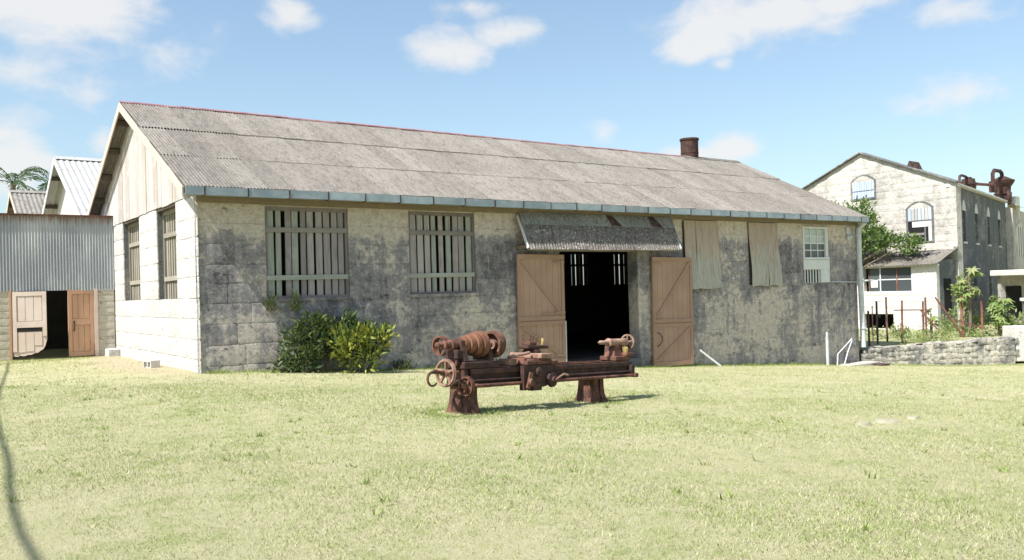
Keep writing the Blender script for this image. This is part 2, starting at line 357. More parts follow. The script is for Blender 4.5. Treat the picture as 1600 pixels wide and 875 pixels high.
def grass_mats():
    g = G('grass_blade'); a = g.xyz(g.attr('tone'))
    p = g.pos()
    big = g.noise(p, .30, 5, .6); mid = g.noise(p, 1.3, 5, .65)
    dry = g.ma('ADD', g.ma('MULTIPLY', a[0], .8), g.ma('ADD', g.ma('MULTIPLY', big, .42), g.ma('ADD', g.ma('MULTIPLY', mid, .55), g.ma('MULTIPLY', g.noise(p, 4.5, 4, .7), .65))))
    green = g.mix(a[1], (.19, .255, .06), (.29, .355, .105))
    straw = g.mix(a[1], (.39, .37, .205), (.54, .51, .335))
    c = g.mix(g.mr(g.ma('ADD', dry, a[2]), .66, 1.30), green, straw)
    M['grass_blade'] = g.out(c, .65, spec=.2, trans=(.25, c))
    g = G('lawn'); p = g.pos()
    big = g.noise(p, .30, 5, .6); mid = g.noise(p, 1.3, 5, .65); f = g.noise(p, 24, 5, .8); f2 = g.noise(g.scl(p, (1, 1, 1), (3, 5, 1)), 60, 4, .8)
    dry = g.ma('ADD', g.ma('MULTIPLY', big, .42), g.ma('ADD', g.ma('ADD', g.ma('MULTIPLY', mid, .55), g.ma('MULTIPLY', g.noise(p, 4.5, 4, .7), .65)), g.ma('MULTIPLY', f, .45)))
    c = g.mix(g.mr(dry, .68, 1.14), (.235, .285, .085), (.45, .42, .255))
    c = g.mix(g.mr(f2, .54, .75, 0, .45), c, (.17, .165, .08))
    # worn sandy earth along the gable and by the shed doors
    x, y, z = g.xyz(p)
    near = g.ma('ADD', g.ma('ABSOLUTE', g.ma('ADD', x, .45)), g.ma('MULTIPLY', g.ma('ABSOLUTE', g.ma('SUBTRACT', y, 4.2)), .22))
    near = g.ma('ADD', near, g.ma('MULTIPLY', g.ma('SUBTRACT', g.noise(p, 1.1, 5, .7), .5), 1.6))
    c = g.mix(g.mr(near, 1.5, .7, 0, .85), c, (.43, .36, .25))
    M['lawn'] = g.out(c, .95, g.bump(g.ma('ADD', f, f2), .9, .03), spec=.1)
    g = G('far_ground'); p = g.pos(); n = g.noise(p, .8, 6, .65); M['far_ground'] = g.out(g.mix(n, (.16, .19, .06), (.36, .33, .19)), .95)
grass_mats()

# ------------------------------------------------------------------ mesh helpers
class MB:
    def __init__(s): s.v = []; s.f = []
    def add(s, vs, fs):
        k = len(s.v); s.v += [tuple(q) for q in vs]; s.f += [tuple(i + k for i in f) for f in fs]; return s
    def box(s, a, b):
        x0, y0, z0 = a; x1, y1, z1 = b
        return s.add([(x0,y0,z0),(x1,y0,z0),(x1,y1,z0),(x0,y1,z0),(x0,y0,z1),(x1,y0,z1),(x1,y1,z1),(x0,y1,z1)],
                     [(0,3,2,1),(4,5,6,7),(0,1,5,4),(1,2,6,5),(2,3,7,6),(3,0,4,7)])
    def bbox(s, a, b, r=.01):
        """box with chamfered edges"""
        x0, y0, z0 = a; x1, y1, z1 = b
        vs = []; idx = {}
        for i, X in enumerate((x0, x1)):
            for j, Y in enumerate((y0, y1)):
                for k, Z in enumerate((z0, z1)):
                    dx, dy, dz = (r if i == 0 else -r), (r if j == 0 else -r), (r if k == 0 else -r)
                    idx[(i,j,k,0)] = len(vs); vs.append((X, Y + dy, Z + dz))
                    idx[(i,j,k,1)] = len(vs); vs.append((X + dx, Y, Z + dz))
                    idx[(i,j,k,2)] = len(vs); vs.append((X + dx, Y + dy, Z))
        I = idx; f = []
        f += [(I[0,0,0,0],I[0,0,1,0],I[0,1,1,0],I[0,1,0,0]), (I[1,0,0,0],I[1,1,0,0],I[1,1,1,0],I[1,0,1,0])]
        f += [(I[0,0,0,1],I[1,0,0,1],I[1,0,1,1],I[0,0,1,1]), (I[0,1,0,1],I[0,1,1,1],I[1,1,1,1],I[1,1,0,1])]
        f += [(I[0,0,0,2],I[0,1,0,2],I[1,1,0,2],I[1,0,0,2]), (I[0,0,1,2],I[1,0,1,2],I[1,1,1,2],I[0,1,1,2])]
        for k in (0, 1):
            for j in (0, 1): f.append((I[0,j,k,1],I[1,j,k,1],I[1,j,k,2],I[0,j,k,2]))
            for i in (0, 1): f.append((I[i,0,k,0],I[i,1,k,0],I[i,1,k,2],I[i,0,k,2]))
        for i in (0, 1):
            for j in (0, 1): f.append((I[i,j,0,0],I[i,j,1,0],I[i,j,1,1],I[i,j,0,1]))
            for j in (0, 1):
                for k in (0, 1): f.append((I[i,j,k,0],I[i,j,k,1],I[i,j,k,2]))
        return s.add(vs, f)
    def prism(s, poly, d):
        """closed polygon of 3-D points extruded by vector d"""
        n = len(poly); P = [Vector(q) for q in poly]; D = Vector(d)
        vs = P + [q + D for q in P]
        fs = [tuple(range(n)), tuple(range(2*n - 1, n - 1, -1))] + [(i, i + n, (i + 1) % n + n, (i + 1) % n) for i in range(n)]
        return s.add(vs, fs)
    def bar(s, a, b, w, h, up=(0, 0, 1)):
        a = Vector(a); b = Vector(b); d = (b - a).normalized(); u = Vector(up)
        if abs(d.dot(u)) > .98: u = Vector((0, 1, 0))
        sd = d.cross(u).normalized(); u = sd.cross(d)
        poly = [a - sd*w/2 - u*h/2, a + sd*w/2 - u*h/2, a + sd*w/2 + u*h/2, a - sd*w/2 + u*h/2]
        return s.prism(poly, b - a)
    def tube(s, pts, r, n=8, cap=True):
        P = [Vector(q) for q in pts]; rs = r if isinstance(r, (list, tuple)) else [r] * len(P)
        k = len(s.v); ref = None
        for i, q in enumerate(P):
            t = (P[min(i + 1, len(P) - 1)] - P[max(i - 1, 0)]).normalized()
            if ref is None:
                ref = Vector((0, 0, 1)) if abs(t.z) < .9 else Vector((1, 0, 0))
            a = t.cross(ref).normalized(); b = a.cross(t); ref = b
            for j in range(n):
                an = 2 * math.pi * j / n
                s.v.append(tuple(q + (a * math.cos(an) + b * math.sin(an)) * rs[i]))
        for i in range(len(P) - 1):
            for j in range(n):
                s.f.append((k+i*n+j, k+i*n+(j+1)%n, k+(i+1)*n+(j+1)%n, k+(i+1)*n+j))
        if cap:
            s.f.append(tuple(k + j for j in range(n - 1, -1, -1))); s.f.append(tuple(k + (len(P)-1)*n + j for j in range(n)))
        return s
    def rev(s, o, axis, prof, n=24, closed=False):
        """profile [(t along axis, radius)] turned about axis through o"""
        o = Vector(o); ax = Vector(axis).normalized(); ref = Vector((0, 0, 1)) if abs(ax.z) < .9 else Vector((1, 0, 0))
        a = ax.cross(ref).normalized(); b = ax.cross(a); k = len(s.v)
        for t, r in prof:
            for j in range(n):
                an = 2 * math.pi * j / n
                s.v.append(tuple(o + ax * t + (a * math.cos(an) + b * math.sin(an)) * r))
        m_ = len(prof)
        for i in range(m_ if closed else m_ - 1):
            for j in range(n):
                i2 = (i + 1) % m_
                s.f.append((k+i*n+j, k+i*n+(j+1)%n, k+i2*n+(j+1)%n, k+i2*n+j))
        if not closed:
            s.f.append(tuple(k + j for j in range(n - 1, -1, -1))); s.f.append(tuple(k + (m_-1)*n + j for j in range(n)))
        return s
    def mesh(s, name, mat, smooth=False):
        me = bpy.data.meshes.new(name); me.from_pydata(s.v, [], s.f); me.materials.append(M[mat]); me.update()
        import bmesh
        bm = bmesh.new(); bm.from_mesh(me); bmesh.ops.recalc_face_normals(bm, faces=bm.faces); bm.to_mesh(me); bm.free()
        if smooth:
            for q in me.polygons: q.use_smooth = True
            try: me.set_sharp_from_angle(angle=R(38))
            except Exception: pass
        return me
    def build(s, name, mat, parent=None, smooth=False):
        return link(name, s.mesh(name, mat, smooth), parent)

def link(name, me, parent=None, loc=None, rot=None, scale=None):
    o = bpy.data.objects.new(name, me); COL.objects.link(o)
    if parent is not None: o.parent = parent
    if loc is not None: o.location = loc
    if rot is not None: o.rotation_euler = rot
    if scale is not None: o.scale = scale
    return o
def tag(o, label=None, cat=None, group=None, kind=None):
    if label: o['label'] = label
    if cat: o['category'] = cat
    if group: o['group'] = group
    if kind: o['kind'] = kind
    return o
def thing(name, label, cat, loc=(0, 0, 0), rot=(0, 0, 0), group=None):
    o = link(name, None, None, loc, rot); o.empty_display_size = .2
    return tag(o, label, cat, group)

def gz(x, y=0):
    """height of the lawn: level by the gable, falling to the right along the long wall"""
    s = .5 * (x + np.sqrt(x * x + 1.5)); s = 27 - .5 * ((27 - s) + np.sqrt((27 - s) ** 2 + 1.5))
    return -.068 * s

# ------------------------------------------------------------------ ground
def build_ground():
    xs = np.concatenate([[-900, -400, -150, -60, -30], np.arange(-18, 60.1, 1.0), [75, 110, 200, 450, 900]])
    ys = np.concatenate([[-900, -300, -90, -40], np.arange(-26, 40.1, 1.0), [55, 90, 200, 500, 1200]])
    X, Y = np.meshgrid(xs, ys); Z = gz(X, Y) + .012 * np.sin(X * 1.3 + Y * .7) + .01 * np.sin(Y * 1.9 - X * .6)
    v = np.stack([X, Y, Z], -1).reshape(-1, 3); nx, ny = len(xs), len(ys)
    f = [(j*nx+i, j*nx+i+1, (j+1)*nx+i+1, (j+1)*nx+i) for j in range(ny-1) for i in range(nx-1)]
    me = bpy.data.meshes.new('lawn'); me.from_pydata(v.tolist(), [], f); me.materials.append(M['lawn'])
    for q in me.polygons: q.use_smooth = True
    tag(link('lawn', me), 'sunlit lawn of mixed green and dry straw coloured turf', None, None, 'structure')
build_ground()

# ------------------------------------------------------------------ stone block pieces
def block_mesh(name, mat, seed, nx=5, nz=3, rough=.22, edge=.32):
    """unit block, front face towards -y, slightly uneven face and worn edges"""
    r = random.Random(seed); v = []; f = []
    cx = [-.5, -.46, -.16, .17, .46, .5][:nx+1]; cz = [-.5, -.42, .42, .5]
    for k, z in enumerate(cz):
        for i, x in enumerate(cx):
            ed = i in (0, nx) or k in (0, nz)
            y = -.5 + (edge * r.uniform(.7, 1.0) if ed else r.uniform(0, rough))
            jx = r.uniform(-.008, .008); jz = r.uniform(-.015, .015)
            v.append((x + jx, y, z + jz))
    n1 = nx + 1
    for k in range(nz):
        for i in range(nx): f.append((k*n1+i, k*n1+i+1, (k+1)*n1+i+1, (k+1)*n1+i))
    ring = [i for i in range(n1)] + [k*n1+nx for k in range(1, nz+1)] + [nz*n1+i for i in range(nx-1, -1, -1)] + [k*n1 for k in range(nz-1, 0, -1)]
    k0 = len(v)
    for q in ring: v.append((v[q][0], .5, v[q][2]))
    for a in range(len(ring)):
        b = (a + 1) % len(ring); f.append((ring[b], ring[a], k0 + a, k0 + b))
    me = bpy.data.meshes.new(name); me.from_pydata(v, [], f); me.materials.append(M[mat]); me.update()
    for q in me.polygons: q.use_smooth = True
    return me

def lay_blocks(parent, name, meshes, u0, u1, z0, z1, ch, bw, holes, place, depth=.07, joint=.012, skip=None, seed=1):
    """courses of blocks over a wall rectangle; place(u, z) -> (location, rotz)"""
    r = random.Random(seed); z = z0; k = 0
    while z < z1 - .05:
        h = min(ch * r.uniform(.93, 1.07), z1 - z)
        if z1 - (z + h) < .12: h = z1 - z
        spans = [(u0, u1)]
        for a, b, c, d in holes:                          # opening u a..b, z c..d
            if z + h * .55 > c and z + h * .45 < d:
                ns = []
                for s0, s1 in spans:
                    if b <= s0 or a >= s1: ns.append((s0, s1)); continue
                    if a > s0: ns.append((s0, a))
                    if b < s1: ns.append((b, s1))
                spans = ns
        for s0, s1 in spans:
            w_ = s1 - s0
            if w_ < .08: continue
            n = max(1, round(w_ / bw)); cuts = [s0 + w_ * i / n for i in range(n + 1)]
            off = (bw * .5 if k % 2 else 0)
            if n > 1: cuts = [s0] + [min(max(c + r.uniform(-.12, .12) * bw + (off * .5 if w_ > 3 else 0), s0 + .12), s1 - .12) for c in cuts[1:-1]] + [s1]
            for a, b in zip(cuts[:-1], cuts[1:]):
                if b - a < .06: continue
                uc, zc = (a + b) / 2, z + h / 2
                if skip and skip(uc, z + h): continue
                loc, rz = place(uc, zc)
                link(name, r.choice(meshes), parent, loc, (0, 0, rz), (b - a - joint, depth * r.uniform(.85, 1.2), h - joint))
        z += h; k += 1

def wall_with_holes(u0, u1, z0, z1, holes, y0, y1, mb, fn):
    """solid wall cut by openings, made of box cells; fn maps (u, y, z) to a point"""
    us = sorted({u0, u1, *[q for h in holes for q in h[:2] if u0 < q < u1]}); zs = sorted({z0, z1, *[q for h in holes for q in h[2:] if z0 < q < z1]})
    for i in range(len(us) - 1):
        z_start = None
        for j in range(len(zs)):
            solid = False
            if j < len(zs) - 1:
                uc, zc = (us[i] + us[i+1]) / 2, (zs[j] + zs[j+1]) / 2
                solid = not any(a < uc < b and c < zc < d for a, b, c, d in holes)
            if solid and z_start is None: z_start = zs[j]
            if not solid and z_start is not None:
                a = (us[i], y0, z_start); b = (us[i+1], y1, zs[j])
                c = [(a[0],a[1],a[2]),(b[0],a[1],a[2]),(b[0],b[1],a[2]),(a[0],b[1],a[2]),(a[0],a[1],b[2]),(b[0],a[1],b[2]),(b[0],b[1],b[2]),(a[0],b[1],b[2])]
                mb.add([fn(*q) for q in c], [(0,3,2,1),(4,5,6,7),(0,1,5,4),(1,2,6,5),(2,3,7,6),(3,0,4,7)])
                z_start = None

# ------------------------------------------------------------------ the workshop
WL, WD = 24.5, 11.23
RIDGE_Y, RIDGE_Z = 5.61, 6.83
EAVE_Y, EAVE_Z = -.44, 3.90
SLOPE = math.atan2(RIDGE_Z - EAVE_Z, RIDGE_Y - EAVE_Y)
ROOF_X0, ROOF_X1 = -.33, 24.62
def roof_z(y): return RIDGE_Z - abs(y - RIDGE_Y) * math.tan(SLOPE)
W = thing('stone_workshop', 'long grey stone workshop with corrugated gable roof and open tan doors', 'building')
FRONT = [(1.53, 3.55, 1.51, 3.60), (5.18, 7.15, 1.51, 3.60), (9.98, 13.0, -2.2, 2.62), (15.0, 16.6, 1.48, 3.56), (18.2, 19.75, 1.50, 3.56), (21.2, 22.7, 1.52, 3.55)]
BM = [block_mesh('stone_block', 'stone', 20 + i) for i in range(7)]
BMP = [block_mesh('stone_block', 'stone_pale', 40 + i) for i in range(6)]

def workshop_walls():
    mb = MB(); wall_with_holes(.03, WL, -2.2, 4.02, FRONT, .035, .45, mb, lambda u, y, z: (u, y, z))
    fw = mb.build('front_wall', 'mortar', W)
    lay_blocks(fw, 'stone_block', BM, -.005, WL, -2.14, 3.72, .445, .93, FRONT, lambda u, z: ((u, .03, z), 0), .03, .006, skip=lambda u, zt: zt < gz(u) + .06, seed=5)
    # gable: sunlit short wall
    holes = [(1.66, 3.52, 1.515, 3.80), (5.41, 7.49, 1.515, 3.80)]
    mb = MB(); wall_with_holes(.45, WD, -1, 3.9, holes, .035, .5, mb, lambda u, y, z: (y, u, z))
    mb.box((.035, .03, -1), (.2, .45, 3.9))
    gw = mb.build('gable_wall', 'mortar_pale', W)
    lay_blocks(gw, 'stone_block', BMP, -.01, WD, -.20, 3.80, .445, 1.0, holes, lambda u, z: ((.03, u, z), R(-90)), .04, .008, skip=lambda u, zt: zt < .02 or u > 9.6, seed=9)
    # rear and far end walls, floor: dark inside
    back = [(19.3, 20.45, 1.68, 3.10), (21.85, 23.35, 1.68, 3.10)]
    mb = MB(); wall_with_holes(.5, WL, -2.2, 4.0, back, WD - .4, WD, mb, lambda u, y, z: (u, y, z))
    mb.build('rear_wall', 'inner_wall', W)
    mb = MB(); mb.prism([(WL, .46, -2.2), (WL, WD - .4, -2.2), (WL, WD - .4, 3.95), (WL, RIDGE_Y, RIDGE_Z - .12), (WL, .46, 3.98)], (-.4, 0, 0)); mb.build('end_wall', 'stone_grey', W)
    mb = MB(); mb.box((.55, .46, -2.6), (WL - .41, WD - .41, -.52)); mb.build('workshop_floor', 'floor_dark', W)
    mb = MB(); mb.bbox((9.98, -.06, -1.4), (13.0, .455, -.60), .02); mb.build('threshold', 'stone_grey', W)
    mb = MB(); mb.box((9.7, .02, 2.63), (13.25, .44, 2.80)); mb.build('door_lintel', 'plate_wood', W)
    for k, (a, b, c, d) in enumerate(back):
        w = MB().box((a, WD - .3, c + .86), (b, WD - .22, c + .96)).build('rear_window', 'dark_wood', W)
        for i in range(5):
            x = a + (b - a) * (i + .5) / 5 + random.uniform(-.02, .02)
            hw = (b - a) / 5 * .41; MB().box((x - hw, WD - .22, c), (x + hw, WD - .19, d)).build('slat', 'slat_wood_warm', w)
    # timber plate under the gutter and rough render patches
    MB().box((.02, -.12, 3.63), (WL, .03, 3.76)).build('wall_plate', 'plate_wood', W)
workshop_walls()

def corrugated(w, l, pitch, amp, segs=6, th=.008, nl=1, bow=0., seed=0):
    """sheet: x across the corrugations (0..w), y along (0..l), z up"""
    n = max(2, int(round(w / pitch * segs))); mb = MB(); v = []; r = random.Random(seed)
    for lay in (0, 1):
        for j in range(nl + 1):
            for i in range(n + 1):
                x = w * i / n
                z = amp * math.cos(2 * math.pi * x / pitch) - lay * th + bow * math.sin(math.pi * j / nl)
                v.append((x, l * j / nl, z))
    n1 = n + 1; s1 = n1 * (nl + 1); f = []
    for j in range(nl):
        for i in range(n):
            f.append((j*n1+i, j*n1+i+1, (j+1)*n1+i+1, (j+1)*n1+i))
            f.append((s1+j*n1+i, s1+(j+1)*n1+i, s1+(j+1)*n1+i+1, s1+j*n1+i+1))
    for i in range(n):
        f.append((i, s1+i, s1+i+1, i+1)); f.append((nl*n1+i, nl*n1+i+1, s1+nl*n1+i+1, s1+nl*n1+i))
    for j in range(nl):
        f.append((j*n1, (j+1)*n1, s1+(j+1)*n1, s1+j*n1)); f.append((j*n1+n, s1+j*n1+n, s1+(j+1)*n1+n, (j+1)*n1+n))
    return mb.add(v, f)

def workshop_roof():
    LEN = (RIDGE_Y - EAVE_Y) / math.cos(SLOPE)
    cols = 42; cw = (ROOF_X1 - ROOF_X0) / cols; rows = 3; rl = LEN / rows
    front = MB().box((ROOF_X0 + .2, RIDGE_Y - .06, RIDGE_Z - .26), (ROOF_X1 - .1, RIDGE_Y + .06, RIDGE_Z - .08)).build('roof', 'dark_wood', W)
    mes = []
    for q in range(2):
        me = corrugated(cw + .03, rl + .13, cw / 8, .0115, 5, .010).mesh('roof_sheet', 'roof_sheet', True); mes.append(me)
    r = random.Random(4)
    for j in range(rows):
        for i in range(cols):
            s = j * rl - (.13 if j else 0)
            lift = .016 + .009 * j + r.uniform(0, .006)
            y = EAVE_Y + s * math.cos(SLOPE) - lift * math.sin(SLOPE); z = EAVE_Z + s * math.sin(SLOPE) + lift * math.cos(SLOPE)
            o = link('roof_sheet', mes[0], front, (ROOF_X0 + i * cw + r.uniform(-.006, .006), y, z + (.004 if i % 2 else 0)), (SLOPE - .006 * (1 if j else 0) + r.uniform(-.0015, .0015), -.022 + r.uniform(-.006, .006), r.uniform(-.004, .004)))
    b = corrugated(ROOF_X1 - ROOF_X0, LEN + .05, cw / 8, .0115, 4, .01).build('rear_slope', 'roof_sheet', W, True)
    b.rotation_euler = (SLOPE, 0, math.pi); b.location = (ROOF_X1, 2 * RIDGE_Y - EAVE_Y, EAVE_Z)
    # ridge capping in lengths, slightly uneven, faded red
    n = 14; L = (21.15 - ROOF_X0) / n
    for i in range(n):
        x0 = ROOF_X0 + i * L; dz = r.uniform(-.008, .012); h = RIDGE_Z + .055 + dz
        MB().prism([(x0, RIDGE_Y - .11, h - .065), (x0, RIDGE_Y, h - .01), (x0, RIDGE_Y + .11, h - .065), (x0, RIDGE_Y + .11, h - .045), (x0, RIDGE_Y, h + .012), (x0, RIDGE_Y - .11, h - .045)], (L - .012, 0, 0)).build('ridge_cap', 'ridge_paint', W)
    MB().prism([(21.16, RIDGE_Y - .20, RIDGE_Z - .04), (21.16, RIDGE_Y, RIDGE_Z + .06), (21.16, RIDGE_Y + .20, RIDGE_Z - .04), (21.16, RIDGE_Y, RIDGE_Z + .085)], (3.46, 0, 0)).build('ridge_cap', 'roof_sheet', W)
    # barge boards and purlin ends under the verge
    c, s = math.cos(SLOPE), math.sin(SLOPE)
    for sg, nm in ((-1, 'barge_board'), (1, 'barge_board')):
        y1 = EAVE_Y if sg < 0 else 2 * RIDGE_Y - EAVE_Y; z1 = EAVE_Z
        P = [(ROOF_X0 - .012, RIDGE_Y, RIDGE_Z + .0), (ROOF_X0 - .012, y1, z1 + .0), (ROOF_X0 - .012, y1, z1 - .20), (ROOF_X0 - .012, RIDGE_Y, RIDGE_Z - .22)]
        MB().prism(P, (-.03, 0, 0)).build(nm, 'barge_wood', W)
    for k in range(5):
        for sg in (-1, 1):
            t = (k + .55) / 5; y = RIDGE_Y + sg * t * (RIDGE_Y - EAVE_Y); z = RIDGE_Z - t * (RIDGE_Z - EAVE_Z) - .10
            MB().bar((ROOF_X0 - .005, y, z), (.6, y, z), .09, .15).build('purlin', 'dark_wood', W)
    # plank cladding of the gable, each board its own width and tone
    clad = MB().prism([(.14, .05, 3.86), (.14, WD - .05, 3.86), (.14, RIDGE_Y, RIDGE_Z - .16)], (.05, 0, 0)).build('gable_cladding', 'dark_wood', W)
    y = .0; rr = random.Random(12)
    while y < WD - .05:
        w = rr.uniform(.34, .66); y2 = min(y + w, WD)
        zt0 = roof_z(max(y, .02)) - .06; zt1 = roof_z(min(y2, WD - .02)) - .06; zb = 3.80 + rr.uniform(-.015, .015)
        ym = RIDGE_Y; x = rr.uniform(-.006, .006)
        poly = [(x, y + .005, zb), (x, y2 - .005, zb), (x, y2 - .005, max(zt1, zb + .02))]
        if y < ym < y2: poly.append((x, ym, RIDGE_Z - .07))
        poly.append((x, y + .005, max(zt0, zb + .02)))
        MB().prism(poly, (.03, 0, 0)).build('plank', 'gable_plank', clad)
        y = y2
    # box gutter in short lengths held by straps
    gut = MB().box((ROOF_X0, -.425, 3.72), (24.45, -.405, 3.885)).build('gutter', 'plate_wood', W)
    xs = [ROOF_X0 - .02, .05] + [.05 + .92 * i for i in range(1, 27)] + [24.5]
    for a, b in zip(xs[:-1], xs[1:]):
        if b - a < .05: continue
        dz = rr.uniform(-.007, .007); dy = rr.uniform(-.008, .008)
        mb = MB(); mb.box((a + .012, -.575 + dy, 3.725 + dz), (b - .012, -.555 + dy, 3.90 + dz)); mb.box((a + .012, -.555 + dy, 3.725 + dz), (b - .012, -.43, 3.74 + dz))
        mb.build('gutter_length', 'gutter_paint', gut)
        MB().box((b - .014, -.585, 3.715), (b + .014, -.43, 3.905)).build('strap', 'iron_dark', gut)
    # chimney pipe
    mb = MB().rev((21.86, RIDGE_Y + .25, RIDGE_Z - .5), (0, 0, 1), [(0, .36), (.72, .365), (.73, .375), (.78, .375), (.79, .365), (1.26, .37), (1.28, .40), (1.36, .40), (1.37, .34), (1.0, .33)], 28)
    ch = mb.build('chimney_pipe', 'rust_dark', W, True)
workshop_roof()

def slatted(parent_name, place, w, h, n, mats, rails, depth_slat=.03, gap=.35, frame=.09, seed=0, mat_frame='frame_wood'):
    """timber window: surround, uneven vertical slats, rails across. place(u, y, z) -> point; u from 0..w, y towards inside, z 0..h"""
    r = random.Random(seed)
    def bx(a, b): 
        c = [(a[0],a[1],a[2]),(b[0],a[1],a[2]),(b[0],b[1],a[2]),(a[0],b[1],a[2]),(a[0],a[1],b[2]),(b[0],a[1],b[2]),(b[0],b[1],b[2]),(a[0],b[1],b[2])]
        return MB().add([place(*q) for q in c], [(0,3,2,1),(4,5,6,7),(0,1,5,4),(1,2,6,5),(2,3,7,6),(3,0,4,7)])
    mb = bx((0, .02, h - frame), (w, .12, h)); mb2 = bx((0, .0, 0), (w, .13, frame * .6))
    for q in (mb2, bx((0, .021, frame * .6), (frame * .7, .12, h - frame)), bx((w - frame * .7, .021, frame * .6), (w, .12, h - frame))): mb.add(q.v, q.f)
    win = mb.build(parent_name, mat_frame, W)
    iw = w - frame * 1.4; p = iw / n
    for i in range(n):
        a = frame * .7 + p * i + p * gap * .5 + r.uniform(-.018, .018); b = a + p * (1 - gap) + r.uniform(-.02, .02)
        t = r.uniform(-.014, .014); zb = frame * .6 - r.uniform(0, .02); zt = h - frame + .02; y = .055 + r.uniform(0, .012)
        P = [place(a, y, zb), place(b, y, zb), place(b + t, y, zt), place(a + t, y, zt)]
        Q = place(0, depth_slat, 0); O = place(0, 0, 0)
        MB().prism(P, Vector(Q) - Vector(O)).build('slat', mats[i % len(mats)] if i % 4 != 2 else mats[-1], win)
    for z, mt in rails:
        t = r.uniform(-.012, .012)
        P = [place(.01, .015, z - .055), place(w - .01, .015, z - .055 + t), place(w - .01, .015, z + .055 + t), place(.01, .015, z + .055)]
        MB().prism(P, Vector(place(0, .035, 0)) - Vector(place(0, 0, 0))).build('rail', mt, win)
    bx((-.05, -.06, -.075), (w + .05, .4, 0.0)).build('sill', 'mortar', win)
    return win

def workshop_windows():
    for x0, x1, n, sd in ((1.53, 3.55, 10, 3), (5.18, 7.15, 9, 8)):
        slatted('slatted_window', lambda u, y, z, x0=x0: (x0 + u, .045 + y, 1.51 + z), x1 - x0, 2.09, n, ('slat_wood', 'slat_wood', 'slat_wood'),
                [(.47, 'rail_green'), (1.56, 'rail_grey')], gap=.27 if n == 10 else .30, seed=sd)
    for y0, y1, sd in ((1.66, 3.52, 5), (5.41, 7.49, 6)):
        slatted('slatted_window', lambda u, y, z, y1=y1: (.16 + y, y1 - u, 1.515 + z), y1 - y0, 2.22, 8, ('slat_wood_warm',), [(.55, 'slat_wood_warm'), (1.62, 'slat_wood_warm')], seed=sd, mat_frame='slat_wood_warm')
        MB().box((.05, y1 - .012, 1.516), (.155, y1 + .01, 3.734)).build('mould_shade_reveal', 'stone_grey', W)  # dark lining on the far jamb: mould, plus shade put into its colour
        MB().box((.032, y0 - .1, 3.735), (.44, y1 + .1, 3.80)).build('window_lintel', 'dark_wood', W)
        MB().box((.02, y0 - .02, 1.44), (.44, y1 + .02, 1.513)).build('stone_sill', 'mortar_pale', W)
workshop_windows()

def door_leaf(x0, w, z0, h, flip, lean):
    """boarded stable-type leaf lying open against the wall: planks, ledges and diagonal braces"""
    hinge = link('door_leaf', None, W)
    r = random.Random(int(x0 * 10)); y = -.13
    mb = MB().box((0, .035, 0), (w, .05, h)); o = mb.build('backing_board', 'door_trim', None)
    leaf = o; leaf.name = 'door_leaf'; leaf.parent = W
    bpy.data.objects.remove(hinge)
    leaf.location = (x0, y, z0); leaf.rotation_euler = (0, lean, 0)
    n = 8
    for i in range(n):
        a = w * i / n; MB().bbox((a + .002, .012, 0.01), (a + w / n - .002, .034, h - .01 - r.uniform(0, .012)), .004).build('plank', 'door_paint', leaf)
    mid = h * .40
    def rail(a, b, ww, nm='ledge'): MB().bar(a, b, .028, ww, (0, 0, 1)).build(nm, 'door_trim', leaf)
    Y = -.002
    rail((.0, Y, h - .07), (w, Y, h - .07), .13); rail((.0, Y, mid + .05), (w, Y, mid + .05), .11); rail((0, Y, mid - .09), (w, Y, mid - .09), .11); rail((0, Y, .07), (w, Y, .07), .13)
    for q in (.055, w - .055):
        MB().bar((q, Y + .003, mid + .11), (q, Y + .003, h - .14), .024, .10, (1, 0, 0)).build('stile', 'door_trim', leaf)
        MB().bar((q, Y + .003, .14), (q, Y + .003, mid - .15), .024, .10, (1, 0, 0)).build('stile', 'door_trim', leaf)
    def brace(a, b): MB().bar((a[0], Y - .002, a[1]), (b[0], Y - .002, b[1]), .024, .085, (0, 0, 1)).build('brace', 'door_trim', leaf)
    if not flip:
        brace((.12, h - .17), (w - .12, mid + .14)); brace((.12, mid - .17), (w - .12, .16)); brace((.12, mid - .42), (w * .55, .16))
        MB().box((w * .5, -.012, mid + .14), (w - .11, .01, mid + .19)).build('latch_bar', 'door_trim', leaf)
        MB().box((w + .002, -.02, .0), (w + .03, .045, mid - .05)).build('edge_strip', 'white_wood', leaf)
    else:
        brace((.12, mid + .14), (w - .12, h - .17)); brace((.12, .16), (w - .12, mid - .17))
        MB().tube([(.14, -.03, mid - .30), (.26, -.035, mid - .34), (.33, -.035, mid - .45), (.31, -.035, mid - .60), (.2, -.035, mid - .70), (.13, -.03, mid - .72)], .014, 6).build('hook', 'iron_dark', leaf, True)
    for z in (h - .2, mid + .2, .2):
        q = w if not flip else 0
        MB().bar((q - (.35 if not flip else -.35), -.022, z), (q, -.022, z), .012, .05).build('strap_hinge', 'door_trim', leaf)
    return leaf
door_leaf(8.36, 1.62, -.50, 3.02, False, R(.6))
door_leaf(13.42, 1.66, -.92, 3.36, True, R(-.2)).rotation_euler = (0, R(.9), R(-3))

